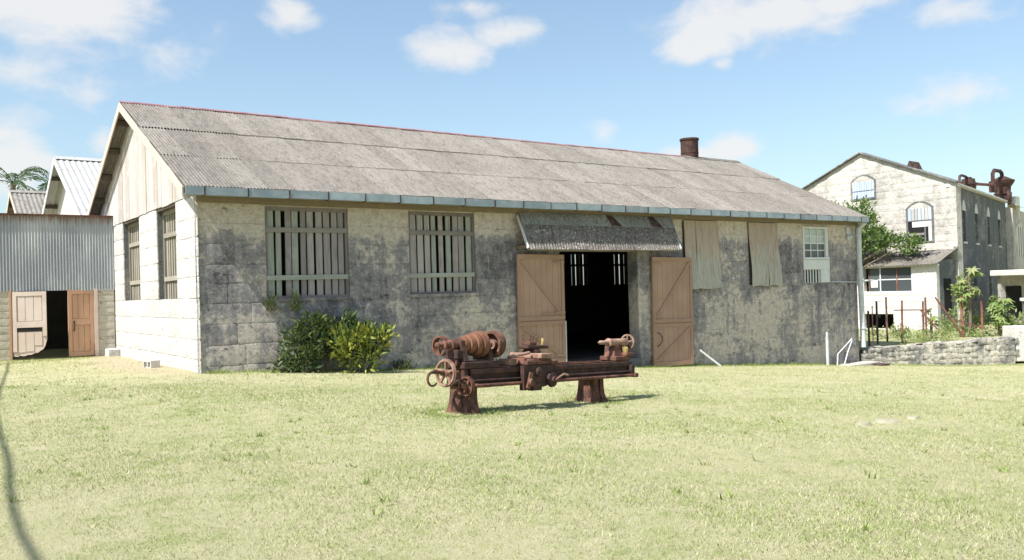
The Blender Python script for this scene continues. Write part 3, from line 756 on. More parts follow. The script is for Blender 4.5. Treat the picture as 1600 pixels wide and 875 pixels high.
def awning():
    A = thing('door_awning', None, None); A.parent = W
    del_keys = [k for k in A.keys()]
    y0, z0, y1, z1 = -.13, 3.62, -.55, 2.60
    L = math.hypot(y0 - y1, z0 - z1); an = math.atan2(z0 - z1, y0 - y1)
    x0, x1 = 8.50, 14.32
    n = 6; w = (x1 - x0) / n; r = random.Random(2)
    lo = corrugated(w + .05, L * .74, .10, .014, 6, .006).mesh('awning_sheet', 'awning_sheet', True)
    hi = corrugated(w + .05, L * .34, .10, .008, 6, .006).mesh('shaded_top_sheet', 'shaded_awning_top', True)
    fr = MB().bar((x0 + .02, y1 + .05, z1 + .035), (x1 - .02, y1 + .05, z1 + .035), .05, .07)
    fr.bar((x0, y0 + .02, z0 - .06), (x1, y0 + .02, z0 - .06), .05, .08)
    f = fr.build('awning', 'plate_wood', W); bpy.data.objects.remove(A)
    for i in range(n):
        link('awning_sheet', lo, f, (x0 + i * w, y1 + r.uniform(-.008, .008), z1 + .02 + r.uniform(-.01, .01) + .003 * (i % 2)), (an, 0, r.uniform(-.004, .004)))
        s = L * .67
        link('shaded_top_sheet', hi, f, (x0 + i * w - .02, y1 + s * math.cos(an) - .022, z1 + s * math.sin(an) + .03 + .003 * (i % 2)), (an, 0, 0))
    MB().bar((x0 - .015, y0 + .06, z0 - .05), (x0 - .015, y1 + .03, z1 + .06), .035, .07, (0, 1, 0)).build('strut', 'white_wood', f)
    MB().bar((x0 - .015, .0, z1 + .42), (x0 - .015, y1 + .25, z1 + .42), .03, .06).build('strut', 'plate_wood', f)
    MB().bar((x0 - .015, .0, z1 + .10), (x0 - .015, y1 + .10, z1 + .10), .03, .06).build('strut', 'plate_wood', f)
    MB().bar((x1 + .015, y0 + .06, z0 - .05), (x1 + .015, y1 + .03, z1 + .06), .035, .07, (0, 1, 0)).build('strut', 'white_wood', f)
    for x, wd in ((11.75, .42), (13.45, .40)):           # two thin dark slabs laid over the top sheets
        MB().prism([(x - .12, y0 - .03, z0 + .02), (x + .08, y0 - .03, z0 + .02), (x + wd * .8, y0 - .20, z0 - .30), (x - .05, y0 - .19, z0 - .27)], (0, -.012, .012)).build('dark_slab', 'iron_dark', f)
awning()

def shutters():
    for (x0, x1, zb, zt, lean, split) in ((15.0, 16.62, 1.42, 3.60, .10, .33), (18.15, 19.70, 1.44, 3.60, .10, .55)):
        base = MB().box((x0 + .05, .05, zb + .1), (x1 - .05, .12, zt)).build('shutter', 'dark_wood', W)
        r = random.Random(int(x0)); xs = (x0, x0 + (x1 - x0) * split, x1)
        for a, b in zip(xs[:-1], xs[1:]):
            nz, nx = 9, 10; v = []
            for lay in (0, 1):
                for j in range(nz + 1):
                    for i in range(nx + 1):
                        t = j / nz; u = i / nx
                        side = .03 * math.sin(t * 4.5 + a) * (1 - t)
                        x = a + .008 + (b - a - .016) * u + lean * (1 - t) ** 1.5 * .9 + side
                        z = zb + (zt - zb) * t + (.02 * math.sin(u * 5 + a) if j == 0 else 0)
                        y = -.05 - .06 * (1 - t) ** 2 - .010 * math.sin(u * 15 + a) * (.4 + .6 * (1 - t)) + lay * .018 - .03 * math.sin(t * 6 + a) * (1 - t)
                        v.append((x, y, z))
            n1 = nx + 1; s1 = n1 * (nz + 1); f = []
            for j in range(nz):
                for i in range(nx):
                    q = (j*n1+i, j*n1+i+1, (j+1)*n1+i+1, (j+1)*n1+i); f.append(q); f.append(tuple(s1 + k for k in reversed(q)))
            for i in range(nx): f.append((i, s1+i, s1+i+1, i+1))
            for j in range(nz): f.append((j*n1, (j+1)*n1, s1+(j+1)*n1, s1+j*n1)); f.append((j*n1+nx, s1+j*n1+nx, s1+(j+1)*n1+nx, (j+1)*n1+nx))
            MB().add(v, f).build('board', 'shutter_board', base, True)
shutters()

def sash_window():
    x0, x1, z0, z1 = 21.2, 22.7, 2.42, 3.54
    mb = MB()
    for a, b in (((x0, .0, z0), (x0 + .09, .12, z1)), ((x1 - .16, .0, z0), (x1, .12, z1)), ((x0 + .09, .001, z1 - .08), (x1 - .16, .12, z1)), ((x0 - .03, -.03, z0 - .08), (x1 + .03, .12, z0 - .0))): mb.box(a, b)
    win = mb.build('sash_window', 'white_wood', W)
    cx, cz = 3, 4; iw = x1 - x0 - .25; ih = z1 - z0 - .08
    for i in range(cx):
        for j in range(cz):
            a = x0 + .09 + iw * i / cx; c = z0 + ih * j / cz
            MB().box((a + .012, .07, c + .012), (a + iw / cx - .012, .078, c + ih / cz - .012)).build('pane', 'blind_glass' if j >= 2 else 'glass_old', win)
    for i in range(1, cx): 
        x = x0 + .09 + iw * i / cx; MB().box((x - .02, .045, z0), (x + .02, .09, z1 - .08)).build('glazing_bar', 'white_wood', win)
    for j in range(1, cz):
        z = z0 + ih * j / cz; t = .03 if j == 2 else .018
        MB().box((x0 + .09, .05, z - t), (x1 - .16, .088, z + t)).build('glazing_bar', 'white_wood', win)
    MB().box((x0 - .02, -.01, 1.98), (x1 + .04, .06, 2.33)).build('board_panel', 'white_wood', win)
    MB().box((x0 + 1.0, -.008, 1.50), (x1 + .03, .06, 1.977)).build('board_panel', 'white_wood', win)
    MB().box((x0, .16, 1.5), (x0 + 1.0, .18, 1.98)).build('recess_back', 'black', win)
    for i in range(6):
        x = x0 + .1 + i * .165; MB().box((x - .025, .03, 1.5), (x + .025, .06, 1.978)).build('bar', 'white_wood', win)
    MB().box((x0 - .05, .115, 1.49), (x1, .44, 1.515)).build('sill', 'mortar', win)
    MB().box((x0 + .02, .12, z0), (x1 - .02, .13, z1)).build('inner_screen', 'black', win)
sash_window()

def wall_fittings():
    p = MB().tube([(24.33, -.50, 3.72), (24.34, -.34, 3.60), (24.37, -.20, 3.50), (24.42, -.16, 2.2), (24.50, -.14, .6), (24.56, -.13, -1.0)], .095, 14).build('downpipe', 'pipe_white', W, True)
    for z, x in ((3.2, 24.38), (1.5, 24.45), (-.3, 24.53)): MB().rev((x, -.155, z), (0, 0, 1), [(0, .10), (0, .115), (.05, .115), (.05, .10)], 14).build('pipe_clip', 'pipe_white', p)
    mb = MB().rev((23.95, -.02, 3.18), (0, -1, 0), [(0, .10), (.05, .11), (.06, .085), (.13, .075), (.17, .04)], 16); mb.box((23.86, -.04, 3.28), (24.04, -.0, 3.55))
    mb.build('bulkhead_lamp', 'pipe_white', W, True)
    MB().tube([(22.75, -.05, 1.52), (24.6, -.06, 1.47), (26.4, .3, 1.55)], .018, 6).build('wall_conduit', 'pipe_white', W, True)
wall_fittings()

# ------------------------------------------------------------------ loose pieces by the long wall
def loose_pieces():
    z = float(gz(15.8))
    tag(MB().bar((15.35, -.25, z + .55), (15.95, -.55, z + .02), .04, .055).build('leaning_batten', 'white_wood'), 'pale batten leaning at the foot of the right door leaf', 'batten')
    z = float(gz(22.0))
    mb = MB(); mb.tube([(22.0, -.3, z - .05), (22.0, -.3, z + 1.0)], .055, 10); mb.tube([(22.0, -.3, z + 1.0), (22.0, -.3, z + 1.2)], [.04, .035], 8)
    tag(mb.build('pipe_stub', 'pipe_white', None, True), 'short upright white pipe standing against the wall base', 'pipe')
    z = float(gz(23)); t = thing('bent_pipe_frame', 'thin white pipe frame of two slanting legs against wall base', 'pipe frame', (22.5, -.35, z))
    MB().tube([(0, 0, 0), (.12, .05, .42), (1.25, .18, .92)], .024, 8).build('pipe', 'pipe_white', t, True)
    MB().tube([(.38, -.03, .0), (.8, .08, .45), (1.2, .15, .86)], .024, 8).build('pipe', 'pipe_white', t, True)
    tag(MB().bbox((22.6, -.75, z - .12), (24.6, -.15, z + .03), .015).build('concrete_slab', 'mortar_pale'), 'low concrete slab in the grass under the white downpipe', 'slab')
    tag(MB().bbox((24.0, -1.15, -1.72), (24.6, -.76, -1.58), .02).build('drain_cover', 'iron_dark'), 'small dark cover lying in the grass by the downpipe', 'drain cover')
    tag(MB().tube([(25.0, -.25, -1.75), (25.02, -.25, .55)], .022, 6).build('thin_stake', 'iron_dark'), 'thin dark stake standing just right of the white downpipe', 'stake')
    t = thing('hollow_block', 'small pale hollow concrete block lying at the foot of the gable', 'block', (-.42, 2.45, -.06))
    mb = MB(); mb.box((0, 0, 0), (.22, .42, .035)); mb.box((0, 0, .165), (.22, .42, .20))
    for y in (0, .18, .385): mb.box((.001, y, .035), (.219, y + .035, .165))
    mb.build('block_shell', 'limewash', t); t.rotation_euler = (0, 0, R(12))
    tag(MB().bbox((-.30, 8.2, -.1), (.02, 8.75, .17), .02).build('corner_stone', 'stone_pale'), 'squared pale stone where the shed meets the gable wall', 'stone')
loose_pieces()

# ------------------------------------------------------------------ left shed and the halls behind
def shed():
    y = 8.72
    S = thing('corrugated_shed', 'low shed with grey corrugated sheeting above two tan doors', 'building', (0, 0, 0))
    mb = MB(); wall_with_holes(-9, -.005, -.5, 1.95, [(-2.66, -.46, -.5, 1.95)], y + .03, y + .3, mb, lambda u, q, z: (u, q, z)); bw = mb.build('block_wall', 'mortar_pale', S)
    bl = [block_mesh('concrete_block', 'concrete_block', 70 + i, rough=.06, edge=.14) for i in range(3)]
    lay_blocks(bw, 'concrete_block', bl, -4.2, -.01, -.1, 1.94, .205, .44, [(-2.66, -.46, -.5, 1.95)], lambda u, z: ((u, y + .03, z), 0), .03, .010, seed=3)
    MB().box((-9, y + .02, 1.951), (-.01, y + .25, 2.02)).build('lintel_beam', 'plate_wood', S)
    n = 6; w = 1.25
    sh = [corrugated(w + .05, 2.16, .078, .012, 6, .004, seed=i).mesh('wall_sheet', 'galvanised', True) for i in range(1)][0]
    up = MB().box((-9, y + .06, 2.021), (-.02, y + .12, 4.0)).build('sheeting', 'dark_wood', S)
    r = random.Random(5)
    for i in range(n):
        x1 = -.015 - i * w
        link('wall_sheet', sh, up, (x1 - w, y + .01 - .003 * (i % 2), 1.90 + r.uniform(-.02, .015) + .01 * (i % 2)), (R(90), 0, 0))
    MB().box((-9, y - .05, 4.06), (.02, y + .16, 4.10)).build('top_flashing', 'rust', S)
    # shed roof falls away behind, dark interior
    MB().prism([(-9, y + .16, 4.08), (-.36, y + .16, 4.08), (-.36, 14, 3.6), (-9, 14, 3.6)], (0, 0, -.03)).build('shed_roof', 'old_roof', S)
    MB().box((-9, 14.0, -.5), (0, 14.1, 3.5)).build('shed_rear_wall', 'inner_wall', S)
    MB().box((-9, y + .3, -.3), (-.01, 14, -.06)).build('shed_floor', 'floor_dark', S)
    # doors: right leaf shut into its frame, left leaf ajar and rotten at the foot
    MB().box((-.56, y - .02, -.05), (-.465, y + .10, 1.95)).build('door_post', 'shed_door_faded', S)
    MB().box((-2.72, y - .02, -.05), (-2.66, y + .10, 1.95)).build('door_post', 'shed_door_paint', S)
    def leaf(x0, x1, z0, z1, yy, mat, rot, broken):
        w = x1 - x0; h = z1 - z0
        mb = MB()
        if not broken:
            mb.box((0, .02, 0), (w, .045, h)); L = mb.build('shed_door', mat, S)
        else:
            mb.prism([(0, .02, .10), (.09, .02, .085), (.16, .02, .11), (.27, .02, .095), (.36, .02, .13), (.44, .02, .125), (.53, .02, .17), (.61, .02, .18), (.67, .02, .23), (.74, .02, .27), (w - .05, .02, .36), (w, .02, .55), (w, .02, h), (0, .02, h)], (0, .025, 0)); L = mb.build('shed_door', mat, S)
        L.location = (x0, yy, z0); L.rotation_euler = (0, 0, rot)
        f = MB(); zb = .0 if not broken else .22
        f.box((0, -.012, zb + .0), (.10, .0199, h)); f.box((w - .10, -.012, zb + (.42 if broken else 0)), (w, .0199, h)); f.box((.10, -.011, h - .12), (w - .10, .0199, h)); f.box((.10, -.011, h * .47), (w - .10, .0199, h * .56))
        if not broken: f.box((.10, -.011, 0), (w - .10, .0199, .12))
        f.build('door_frame', mat, L)
        for i in range(3):
            a = .11 + (w - .22) * i / 3; MB().bbox((a + .006, .004, h * .565), (a + (w - .22) / 3 - .006, .0195, h - .125), .004).build('panel_board', mat, L)
            MB().bbox((a + .006, .006, (.20, .22, .38)[i] if broken else .13), (a + (w - .22) / 3 - .006, .0195, h * .40 if broken else h * .465), .004).build('panel_board', mat, L)
        if broken: MB().box((.10, .001, h * .41), (w - .12, .024, h * .465)).build('letter_slot', 'black', L)
        else: MB().tube([(.13, -.02, h * .5), (.15, -.05, h * .54), (.15, -.05, h * .40), (.13, -.02, h * .38)], .018, 6).build('door_handle', 'iron_dark', L)
    leaf(-1.25, -.57, .0, 1.92, y - .01, 'shed_door_paint', R(4), False)
    leaf(-2.64, -1.80, .0, 1.90, y - .02, 'shed_door_faded', R(-16), True)
shed()

def hall(name, label, y_r, z_r, x0, x1, half, mat, ov, wallmat, ragged=False):
    H = thing(name, label, 'building')
    sl = math.atan2(2.95, 6.0); le = half / math.cos(sl); pitch = .2
    for sg in (-1, 1):
        s = corrugated(x1 - x0, le, pitch, .02, 6, .01).build('roof_slope', mat, H, True)
        if sg < 0: s.rotation_euler = (sl, 0, 0); s.location = (x0, y_r - half, z_r - half * math.tan(sl))
        else: s.rotation_euler = (sl, 0, math.pi); s.location = (x1, y_r + half, z_r - half * math.tan(sl))
    ze = z_r - half * math.tan(sl)
    MB().prism([(x0 + ov, y_r - half + .35, -.3), (x0 + ov, y_r + half - .35, -.3), (x0 + ov, y_r + half - .35, ze + .08), (x0 + ov, y_r, z_r - .1), (x0 + ov, y_r - half + .35, ze + .08)], (.25, 0, 0)).build('gable_wall', wallmat, H)
    MB().box((x0 + ov + .25, y_r + half - .6, -.3), (x1, y_r + half - .4, ze)).build('side_wall', wallmat, H)
    MB().prism([(x1 - .3, y_r - half + .35, -.3), (x1 - .3, y_r + half - .65, -.3), (x1 - .3, y_r + half - .65, ze), (x1 - .3, y_r, z_r - .1), (x1 - .3, y_r - half + .35, ze)], (-.2, 0, 0)).build('end_wall', wallmat, H)
    for sg in (-1, 1):
        MB().prism([(x0 - .01, y_r, z_r + .02), (x0 - .01, y_r + sg * half, ze + .02), (x0 - .01, y_r + sg * half, ze - .16), (x0 - .01, y_r, z_r - .2)], (-.03, 0, 0)).build('barge_board', 'barge_wood' if mat != 'white_sheet' else 'white_wood', H)
        for k in range(3):
            t = (k + .6) / 3.2; MB().bar((x0, y_r + sg * t * half, z_r - t * (z_r - ze) - .1), (x0 + ov + .3, y_r + sg * t * half, z_r - t * (z_r - ze) - .1), .1, .14).build('purlin', 'dark_wood', H)
    MB().prism([(x0, y_r - .2, z_r - .05), (x0, y_r, z_r + .06), (x0, y_r + .2, z_r - .05), (x0, y_r, z_r + .09)], (x1 - x0, 0, 0)).build('ridge_cap', mat, H)
    return H
h2 = hall('middle_hall', 'white corrugated gable roof rising behind the grey shed', 17.3, 7.03, -.38, 7.6, 5.9, 'white_sheet', .45, 'gable_plank')
h3 = hall('rear_hall', 'small weathered grey gable roof behind the white roof', 29.6, 7.12, -.75, 6.5, 5.6, 'old_roof', .5, 'dark_wood')

# ------------------------------------------------------------------ foliage helpers
def leaf_mesh(name, mat, centers, dirs, size, ratio=.35, fold=.15, seed=0, tone=None):
    """many small pointed leaves (4 faces): centers, pointing directions, lengths"""
    r = np.random.default_rng(seed); n = len(centers); c = np.asarray(centers, float); d = np.asarray(dirs, float)
    d /= np.linalg.norm(d, axis=1)[:, None] + 1e-9
    side = np.cross(d, r.normal(size=(n, 3))); side /= np.linalg.norm(side, axis=1)[:, None] + 1e-9
    nor = np.cross(side, d); L = np.asarray(size, float).reshape(-1, 1) * np.ones((n, 1)); w = L * ratio
    base = c; tip = c + d * L - nor * L * .12; ml = c + d * L * .5 + side * w * .5 + nor * L * fold * .3; mrr = c + d * L * .5 - side * w * .5 + nor * L * fold * .3; mm = c + d * L * .5
    v = np.stack([base, ml, tip, mrr, mm], 1).reshape(-1, 3)
    k = np.arange(n)[:, None] * 5
    f = np.concatenate([k + [0, 4, 1], k + [1, 4, 2], k + [0, 3, 4], k + [3, 2, 4]], 0)
    me = tri_mesh(name, mat, v, f)
    t = np.zeros((n, 4)); t[:, 0] = r.random(n) if tone is None else tone; t[:, 1] = r.random(n); t[:, 3] = 1
    at = me.attributes.new('tone', 'FLOAT_COLOR', 'POINT'); at.data.foreach_set('color', np.repeat(t, 5, 0).astype(np.float32).ravel())
    return me
def tri_mesh(name, mat, v, f):
    me = bpy.data.meshes.new(name); me.vertices.add(len(v)); me.vertices.foreach_set('co', v.astype(np.float32).ravel())
    me.loops.add(f.size); me.loops.foreach_set('vertex_index', f.astype(np.int32).ravel())
    me.polygons.add(len(f)); me.polygons.foreach_set('loop_start', np.arange(0, f.size, 3, dtype=np.int32)); me.polygons.foreach_set('loop_total', np.full(len(f), 3, np.int32))
    me.materials.append(M[mat]); me.update(); me.validate(); return me

def bushy(name, label, cat, loc, lobes, n, size, mat, ratio=.4, stems=8, seed=0, up=.4, stemmat='tree_bark', group=None, trunk=None):
    """plant whose leaves gather in clumps on uneven lobes: (x, y, z, rx, ry, rz)"""
    r = np.random.default_rng(seed); T = thing(name, label, cat, loc, group=group)
    cs, ds, tn = [], [], []
    wts = np.array([l[3] * l[4] * l[5] for l in lobes]) ** .7; wts /= wts.sum()
    for l, w in zip(lobes, wts):
        k = int(n * w); ncl = max(4, k // 26)
        q = r.normal(size=(ncl, 3)); q /= np.linalg.norm(q, axis=1)[:, None]; q *= (r.random((ncl, 1)) ** .35)
        cc = np.array(l[:3]) + q * np.array(l[3:]); shade = r.random(ncl)
        pick = r.integers(0, ncl, k); spread = np.mean(l[3:]) * .20 + size * .5
        c = cc[pick] + r.normal(size=(k, 3)) * spread * .6
        d = (c - np.array(l[:3])) / np.array(l[3:]) * .8 + r.normal(size=(k, 3)) * .65 + np.array([0, 0, up])
        cs.append(c); ds.append(d); tn.append(np.clip(shade[pick] * .6 + r.random(k) * .4, 0, 1))
    c = np.concatenate(cs); d = np.concatenate(ds); c[:, 2] = np.maximum(c[:, 2], .02)
    link('foliage' if trunk is None else 'crown', leaf_mesh(name + '_leaves', mat, c, d, size * r.uniform(.6, 1.3, len(c)), ratio, seed=seed, tone=np.concatenate(tn)), T)
    mb = MB()
    if trunk is None:
        for i in range(stems):
            l = lobes[i % len(lobes)]; e = Vector(l[:3]) + Vector(r.normal(size=3) * .4 * np.array(l[3:]))
            b = Vector((l[0] * .4 + r.normal() * .08, l[1] * .4 + r.normal() * .08, -.05)); mb.tube([b, b.lerp(e, .5) + Vector((0, 0, .08)), e], [.018, .013, .006], 5)
        mb.build('stems', stemmat, T, True)
    else:
        h, rad = trunk
        mb.tube([(0, 0, -.3), (.05, .03, h * .5), (-.04, 0, h)], [rad * 1.3, rad, rad * .7], 9)
        for i in range(stems):
            l = lobes[i % len(lobes)]; e = Vector(l[:3]) + Vector(r.normal(size=3) * .35 * np.array(l[3:])); b = Vector((0, 0, h * r.uniform(.6, 1)))
            mb.tube([b, b.lerp(e, .5) + Vector((0, 0, .12)), e], [rad * .5, rad * .3, rad * .1], 6)
        mb.build('trunk', stemmat, T, True)
    return T

def wall_plants():
    z = float(gz(2.6))
    bushy('dark_shrub', 'dark green leafy shrub under the left slatted window', 'shrub', (2.35, -.62, z),
          [(-.30, 0, .52, .42, .36, .5), (.15, .10, .85, .48, .34, .52), (-.62, .05, .25, .2, .25, .25), (.75, .22, .85, .5, .28, .46), (1.2, .2, .6, .32, .28, .45)], 2700, .16, 'leaf_dark', .30, 14, 21, .7)
    bushy('yellow_shrub', 'bright yellow green croton shrub in front of the dark shrub', 'shrub', (3.15, -1.0, float(gz(3.15))),
          [(-.18, 0, .66, .34, .26, .26), (.28, .05, .72, .34, .26, .24), (.66, .1, .60, .22, .2, .24), (.1, -.05, .28, .42, .22, .2)], 900, .20, 'leaf_yellow', .32, 10, 22, .75)
    for x, zz, s, nm in ((1.58, 1.28, .8, 'small weed sprouting from the wall below the window corner'), (2.12, 1.26, 1.05, 'taller weed growing from the wall crack under the window sill')):
        bushy('wall_weed', nm, 'weed', (x, -.06, zz), [(0, 0, .08 * s, .20 * s, .1, .09 * s), (.04, 0, .2 * s, .10 * s, .08, .12 * s)], int(150 * s), .10, 'leaf_light', .3, 4, int(x * 10), .6)
    for k, (x, s, nm) in enumerate(((4.75, .5, 'low green weeds at the wall base right of the shrubs'), (6.2, .4, 'small weed tuft at wall base below the second slatted window'), (7.6, .35, 'tiny weed tuft at wall base behind the lathe headstock'))):
        bushy('base_weed', nm, 'weed', (x, -.18, float(gz(x))), [(0, 0, .14 * s, .5 * s, .15, .2 * s), (.3, 0, .1 * s, .4 * s, .1, .14 * s)], 130, .12, 'leaf_dark', .25, 3, 50 + k, .8)
wall_plants()

# ------------------------------------------------------------------ the lathe
def spoked(mb, o, r, w, n, hub=.25, rim=.16, sp=.10):
    """wheel about the local x axis"""
    mb.rev(o, (1, 0, 0), [(-w/2, r), (w/2, r), (w/2, r * (1 - rim)), (-w/2, r * (1 - rim))], 28, closed=True)
    mb.rev(o, (1, 0, 0), [(-w * .7, r * hub * .7), (-w * .7, r * hub), (w * .7, r * hub), (w * .7, r * hub * .7)], 14)
    for i in range(n):
        a = 2 * math.pi * (i + .25) / n; c = Vector(o)
        d = Vector((0, math.cos(a), math.sin(a)))
        mb.bar(c + d * r * hub * .8, c + d * r * (1 - rim * .6), w * .55, r * sp * 1.6, (1, 0, 0))
def lathe():
    T = thing('rusty_lathe', 'old rusty belt-driven metalworking lathe standing on the lawn', 'lathe', (.907, -9.085, -.085), (0, R(3.3), R(14.28)))
    def leg(x, half, slit):
        mb = MB(); prof = [(-.03, 1.34), (.03, 1.27), (.08, 1.14), (.15, 1.05), (.24, 1.0), (.38, .97)]
        cols = [(-1, -.30), (1, -.30), (1, .30), (-1, .30)]
        parts = [(-half, half)] if not slit else [(-half, -.02), (.035, half)]
        for a, b in parts:
            vs = []
            for z, k in prof:
                for sx, sy in ((a, -.155), (b, -.155), (b, .155), (a, .155)):
                    kk = k if abs(sx) > .055 else 1
                    vs.append((x + sx * kk, sy * k, z))
            fs = [(0, 1, 2, 3), tuple(4 * (len(prof) - 1) + i for i in range(4))]
            for i in range(len(prof) - 1):
                for j in range(4): fs.append((4*i+j, 4*i+(j+1) % 4, 4*(i+1)+(j+1) % 4, 4*(i+1)+j))
            mb.add(vs, fs)
        o = mb.build('leg', 'rust', T)
        # raised panel on the outer end and the front
        MB().prism([(x - half * 1.12, -.10, .06), (x - half * 1.12, .10, .06), (x - half * 1.0, .09, .32), (x - half * 1.0, -.09, .32)], (-.014, 0, 0)).build('leg_panel', 'rust', o)
        MB().tube([(x - half * 1.1 - .012, -.085, .07), (x - half * 1.05 - .012, -.07, .2), (x - half - .012, 0, .29), (x - half * 1.05 - .012, .07, .2), (x - half * 1.1 - .012, .085, .07)], .012, 6).build('leg_rib', 'rust_dark', o, True)
    leg(0.02, .105, False); leg(2.98, .135, True)
    # bed: two ways, webs and foot flange
    mb = MB()
    mb.bbox((-.04, -.19, .535), (3.90, -.07, .605), .008); mb.bbox((-.04, .07, .535), (3.90, .19, .605), .008)
    mb.box((-.02, -.155, .41), (3.88, -.11, .535)); mb.box((-.02, .11, .41), (3.88, .155, .535)); mb.bbox((-.03, -.185, .37), (3.89, -.09, .412), .006); mb.bbox((-.03, .09, .37), (3.89, .185, .412), .006)
    for x in (0, .9, 1.8, 2.7, 3.6, 3.81): mb.box((x, -.109, .40), (x + .04, .109, .53))
    bed = mb.build('bed', 'rust_dark', T)
    MB().bbox((-.035, -.15, .606), (3.88, -.115, .628), .004).build('way', 'rust', bed); MB().bbox((-.035, .115, .606), (3.88, .15, .628), .004).build('way', 'rust', bed)
    MB().bbox((3.80, -.25, .37), (3.90, -.192, .56), .01).build('end_bracket', 'rust_dark', bed)
    MB().tube([(.0, -.235, .385), (3.94, -.235, .385)], .026, 12).build('lead_screw', 'rust', T, True)
    MB().tube([(.0, -.225, .455), (3.82, -.225, .455)], .013, 8).build('feed_rod', 'rust_dark', T, True)
    MB().bbox((3.85, -.28, .35), (3.97, -.19, .42), .012).build('screw_bearing', 'rust', T)
    # headstock
    mb = MB(); mb.bbox((-.16, -.18, .606), (.54, .18, .70), .012)
    for x in (-.13, .37):
        mb.prism([(x, -.17, .71), (x, .17, .71), (x, .10, .90), (x, .09, .98), (x, 0, 1.0), (x, -.09, .98), (x, -.10, .90)], (.075, 0, 0))
    hs = mb.build('headstock', 'rust_dark', T)
    zc = .925
    MB().rev((-.05, 0, zc), (1, 0, 0), [(0, .05), (0, .098), (.015, .105), (.05, .109), (.085, .105), (.095, .095), (.10, .128), (.15, .134), (.19, .130), (.20, .118), (.205, .154), (.25, .160), (.295, .156), (.305, .142), (.31, .178), (.355, .185), (.40, .180), (.405, .165), (.41, .05)], 40).build('cone_pulley', 'rust_orange', hs, True)
    MB().rev((.55, 0, zc), (1, 0, 0), [(0, .02), (.09, .04), (.09, .14), (0, .148), (0, .182), (.02, .19), (.10, .19), (.13, .182), (.13, .05)], 40).build('face_plate', 'rust', hs, True)
    MB().rev((.57, 0, zc), (1, 0, 0), [(0, .07), (.08, .06), (.16, .05), (.17, .03)], 16).build('spindle_nose', 'rust_pale', hs, True)
    MB().rev((-.51, 0, zc - .005), (1, 0, 0), [(0, .02), (.02, .04), (.06, .04), (.07, .028), (.12, .028), (.13, .06), (.17, .06), (.18, .045), (.25, .05), (.26, .075), (.33, .075), (.34, .06), (.46, .06)], 20).build('spindle_tail', 'rust', hs, True)
    mb = MB(); spoked(mb, (-.17, .24, zc - .02), .135, .09, 4, .3, .18, .1); mb.build('back_gear', 'rust', hs, True)
    MB().rev((-.02, .24, zc - .02), (1, 0, 0), [(-.1, .03), (.62, .03)], 12).build('back_shaft', 'rust_dark', hs, True)
    MB().rev((.44, .24, zc - .02), (1, 0, 0), [(0, .05), (0, .14), (.07, .14), (.07, .05)], 24).build('back_gear', 'rust_dark', hs, True)
    # quadrant and change gears at the left end
    mb = MB().prism([(-.14, -.20, .40), (-.14, .16, .40), (-.14, .12, .84), (-.14, -.10, .84)], (.07, 0, 0)); mb.bbox((-.24, -.13, .74), (-.10, .10, .86), .01); mb.build('quadrant', 'rust_dark', T)
    for (x, y, z, r, w, n, mt) in ((-.40, -.08, .565, .172, .05, 5, 'rust_pale'), (-.13, -.20, .385, .125, .06, 4, 'rust')):
        g = MB(); spoked(g, (x, y, z), r, w, n, .28, .13, .12); go = g.build('change_gear', mt, T, True)
        mb = MB()
        for i in range(36):
            a = 2 * math.pi * i / 36; c = Vector((x, y + math.cos(a) * r, z + math.sin(a) * r)); d = Vector((0, math.cos(a), math.sin(a)))
            mb.bar(c - d * .004, c + d * .012, w * .9, r * .08, (1, 0, 0))
        mb.build('gear_teeth', mt, go)
    MB().rev((-.49, -.08, .565), (1, 0, 0), [(0, .02), (.01, .035), (.05, .035), (.05, .022), (.32, .022)], 12).build('gear_stud', 'rust', T, True)
    MB().rev((-.22, -.02, .70), (1, 0, 0), [(0, .03), (0, .085), (.05, .085), (.05, .03)], 22).build('change_gear', 'rust_dark', T, True)
    MB().rev((-.22, -.20, .385), (1, 0, 0), [(0, .02), (.02, .03), (.3, .03)], 12).build('gear_stud', 'rust', T, True)
    # curled lever hanging out at the left
    pts = [(-.42, -.08, .57), (-.52, -.10, .575), (-.64, -.12, .59)]
    for i in range(15):
        a = R(85 + i * 17); pts.append((-.70 + .085 * math.cos(a) * 1.0, -.14 - .01 * i / 14, 0.50 + .085 * math.sin(a)))
    MB().tube(pts, [.024, .022, .03] + [.02 - .0006 * i for i in range(15)], 8).build('curled_lever', 'rust', T, True)
    # carriage
    mb = MB(); mb.bbox((1.02, -.28, .63), (1.74, -.10, .69), .01); mb.bbox((1.12, .10, .63), (1.74, .28, .69), .01); mb.bbox((1.16, -.27, .632), (1.60, .27, .715), .01)
    ca = mb.build('saddle', 'rust', T)
    MB().bbox((1.29, -.32, .716), (1.53, .28, .79), .01).build('cross_slide', 'rust_pale', ca)
    MB().rev((1.44, -.02, .791), (0, 0, 1), [(0, .135), (.03, .135), (.035, .12), (.06, .12)], 24).build('swivel_base', 'rust_dark', ca, True)
    MB().bbox((1.24, -.12, .852), (1.72, .08, .90), .01).build('top_slide', 'rust_dark', ca)
    mb = MB(); mb.bbox((1.30, -.10, .901), (1.46, .06, .955), .008)
    mb.build('tool_post', 'rust', ca)
    for x, y, dx in ((1.36, -.05, .02), (1.44, -.02, .07), (1.54, .0, .10)): MB().tube([(x, y, .89), (x + dx * .3, y, .99), (x + dx, y, 1.05)], [.014, .012, .008], 7).build('clamp_bolt', 'rust_dark', ca, True)
    MB().tube([(1.68, -.02, .90), (1.70, -.02, 1.0)], [.014, .026], 8).build('slide_handle', 'brass', ca, True)
    MB().tube([(.82, -.10, .74), (1.24, -.14, .80)], .022, 8).build('tool_bar', 'rust_pale', ca, True)
    MB().bbox((.76, -.16, .63), (.94, .04, .72), .01).build('follow_rest', 'rust_pale', ca)
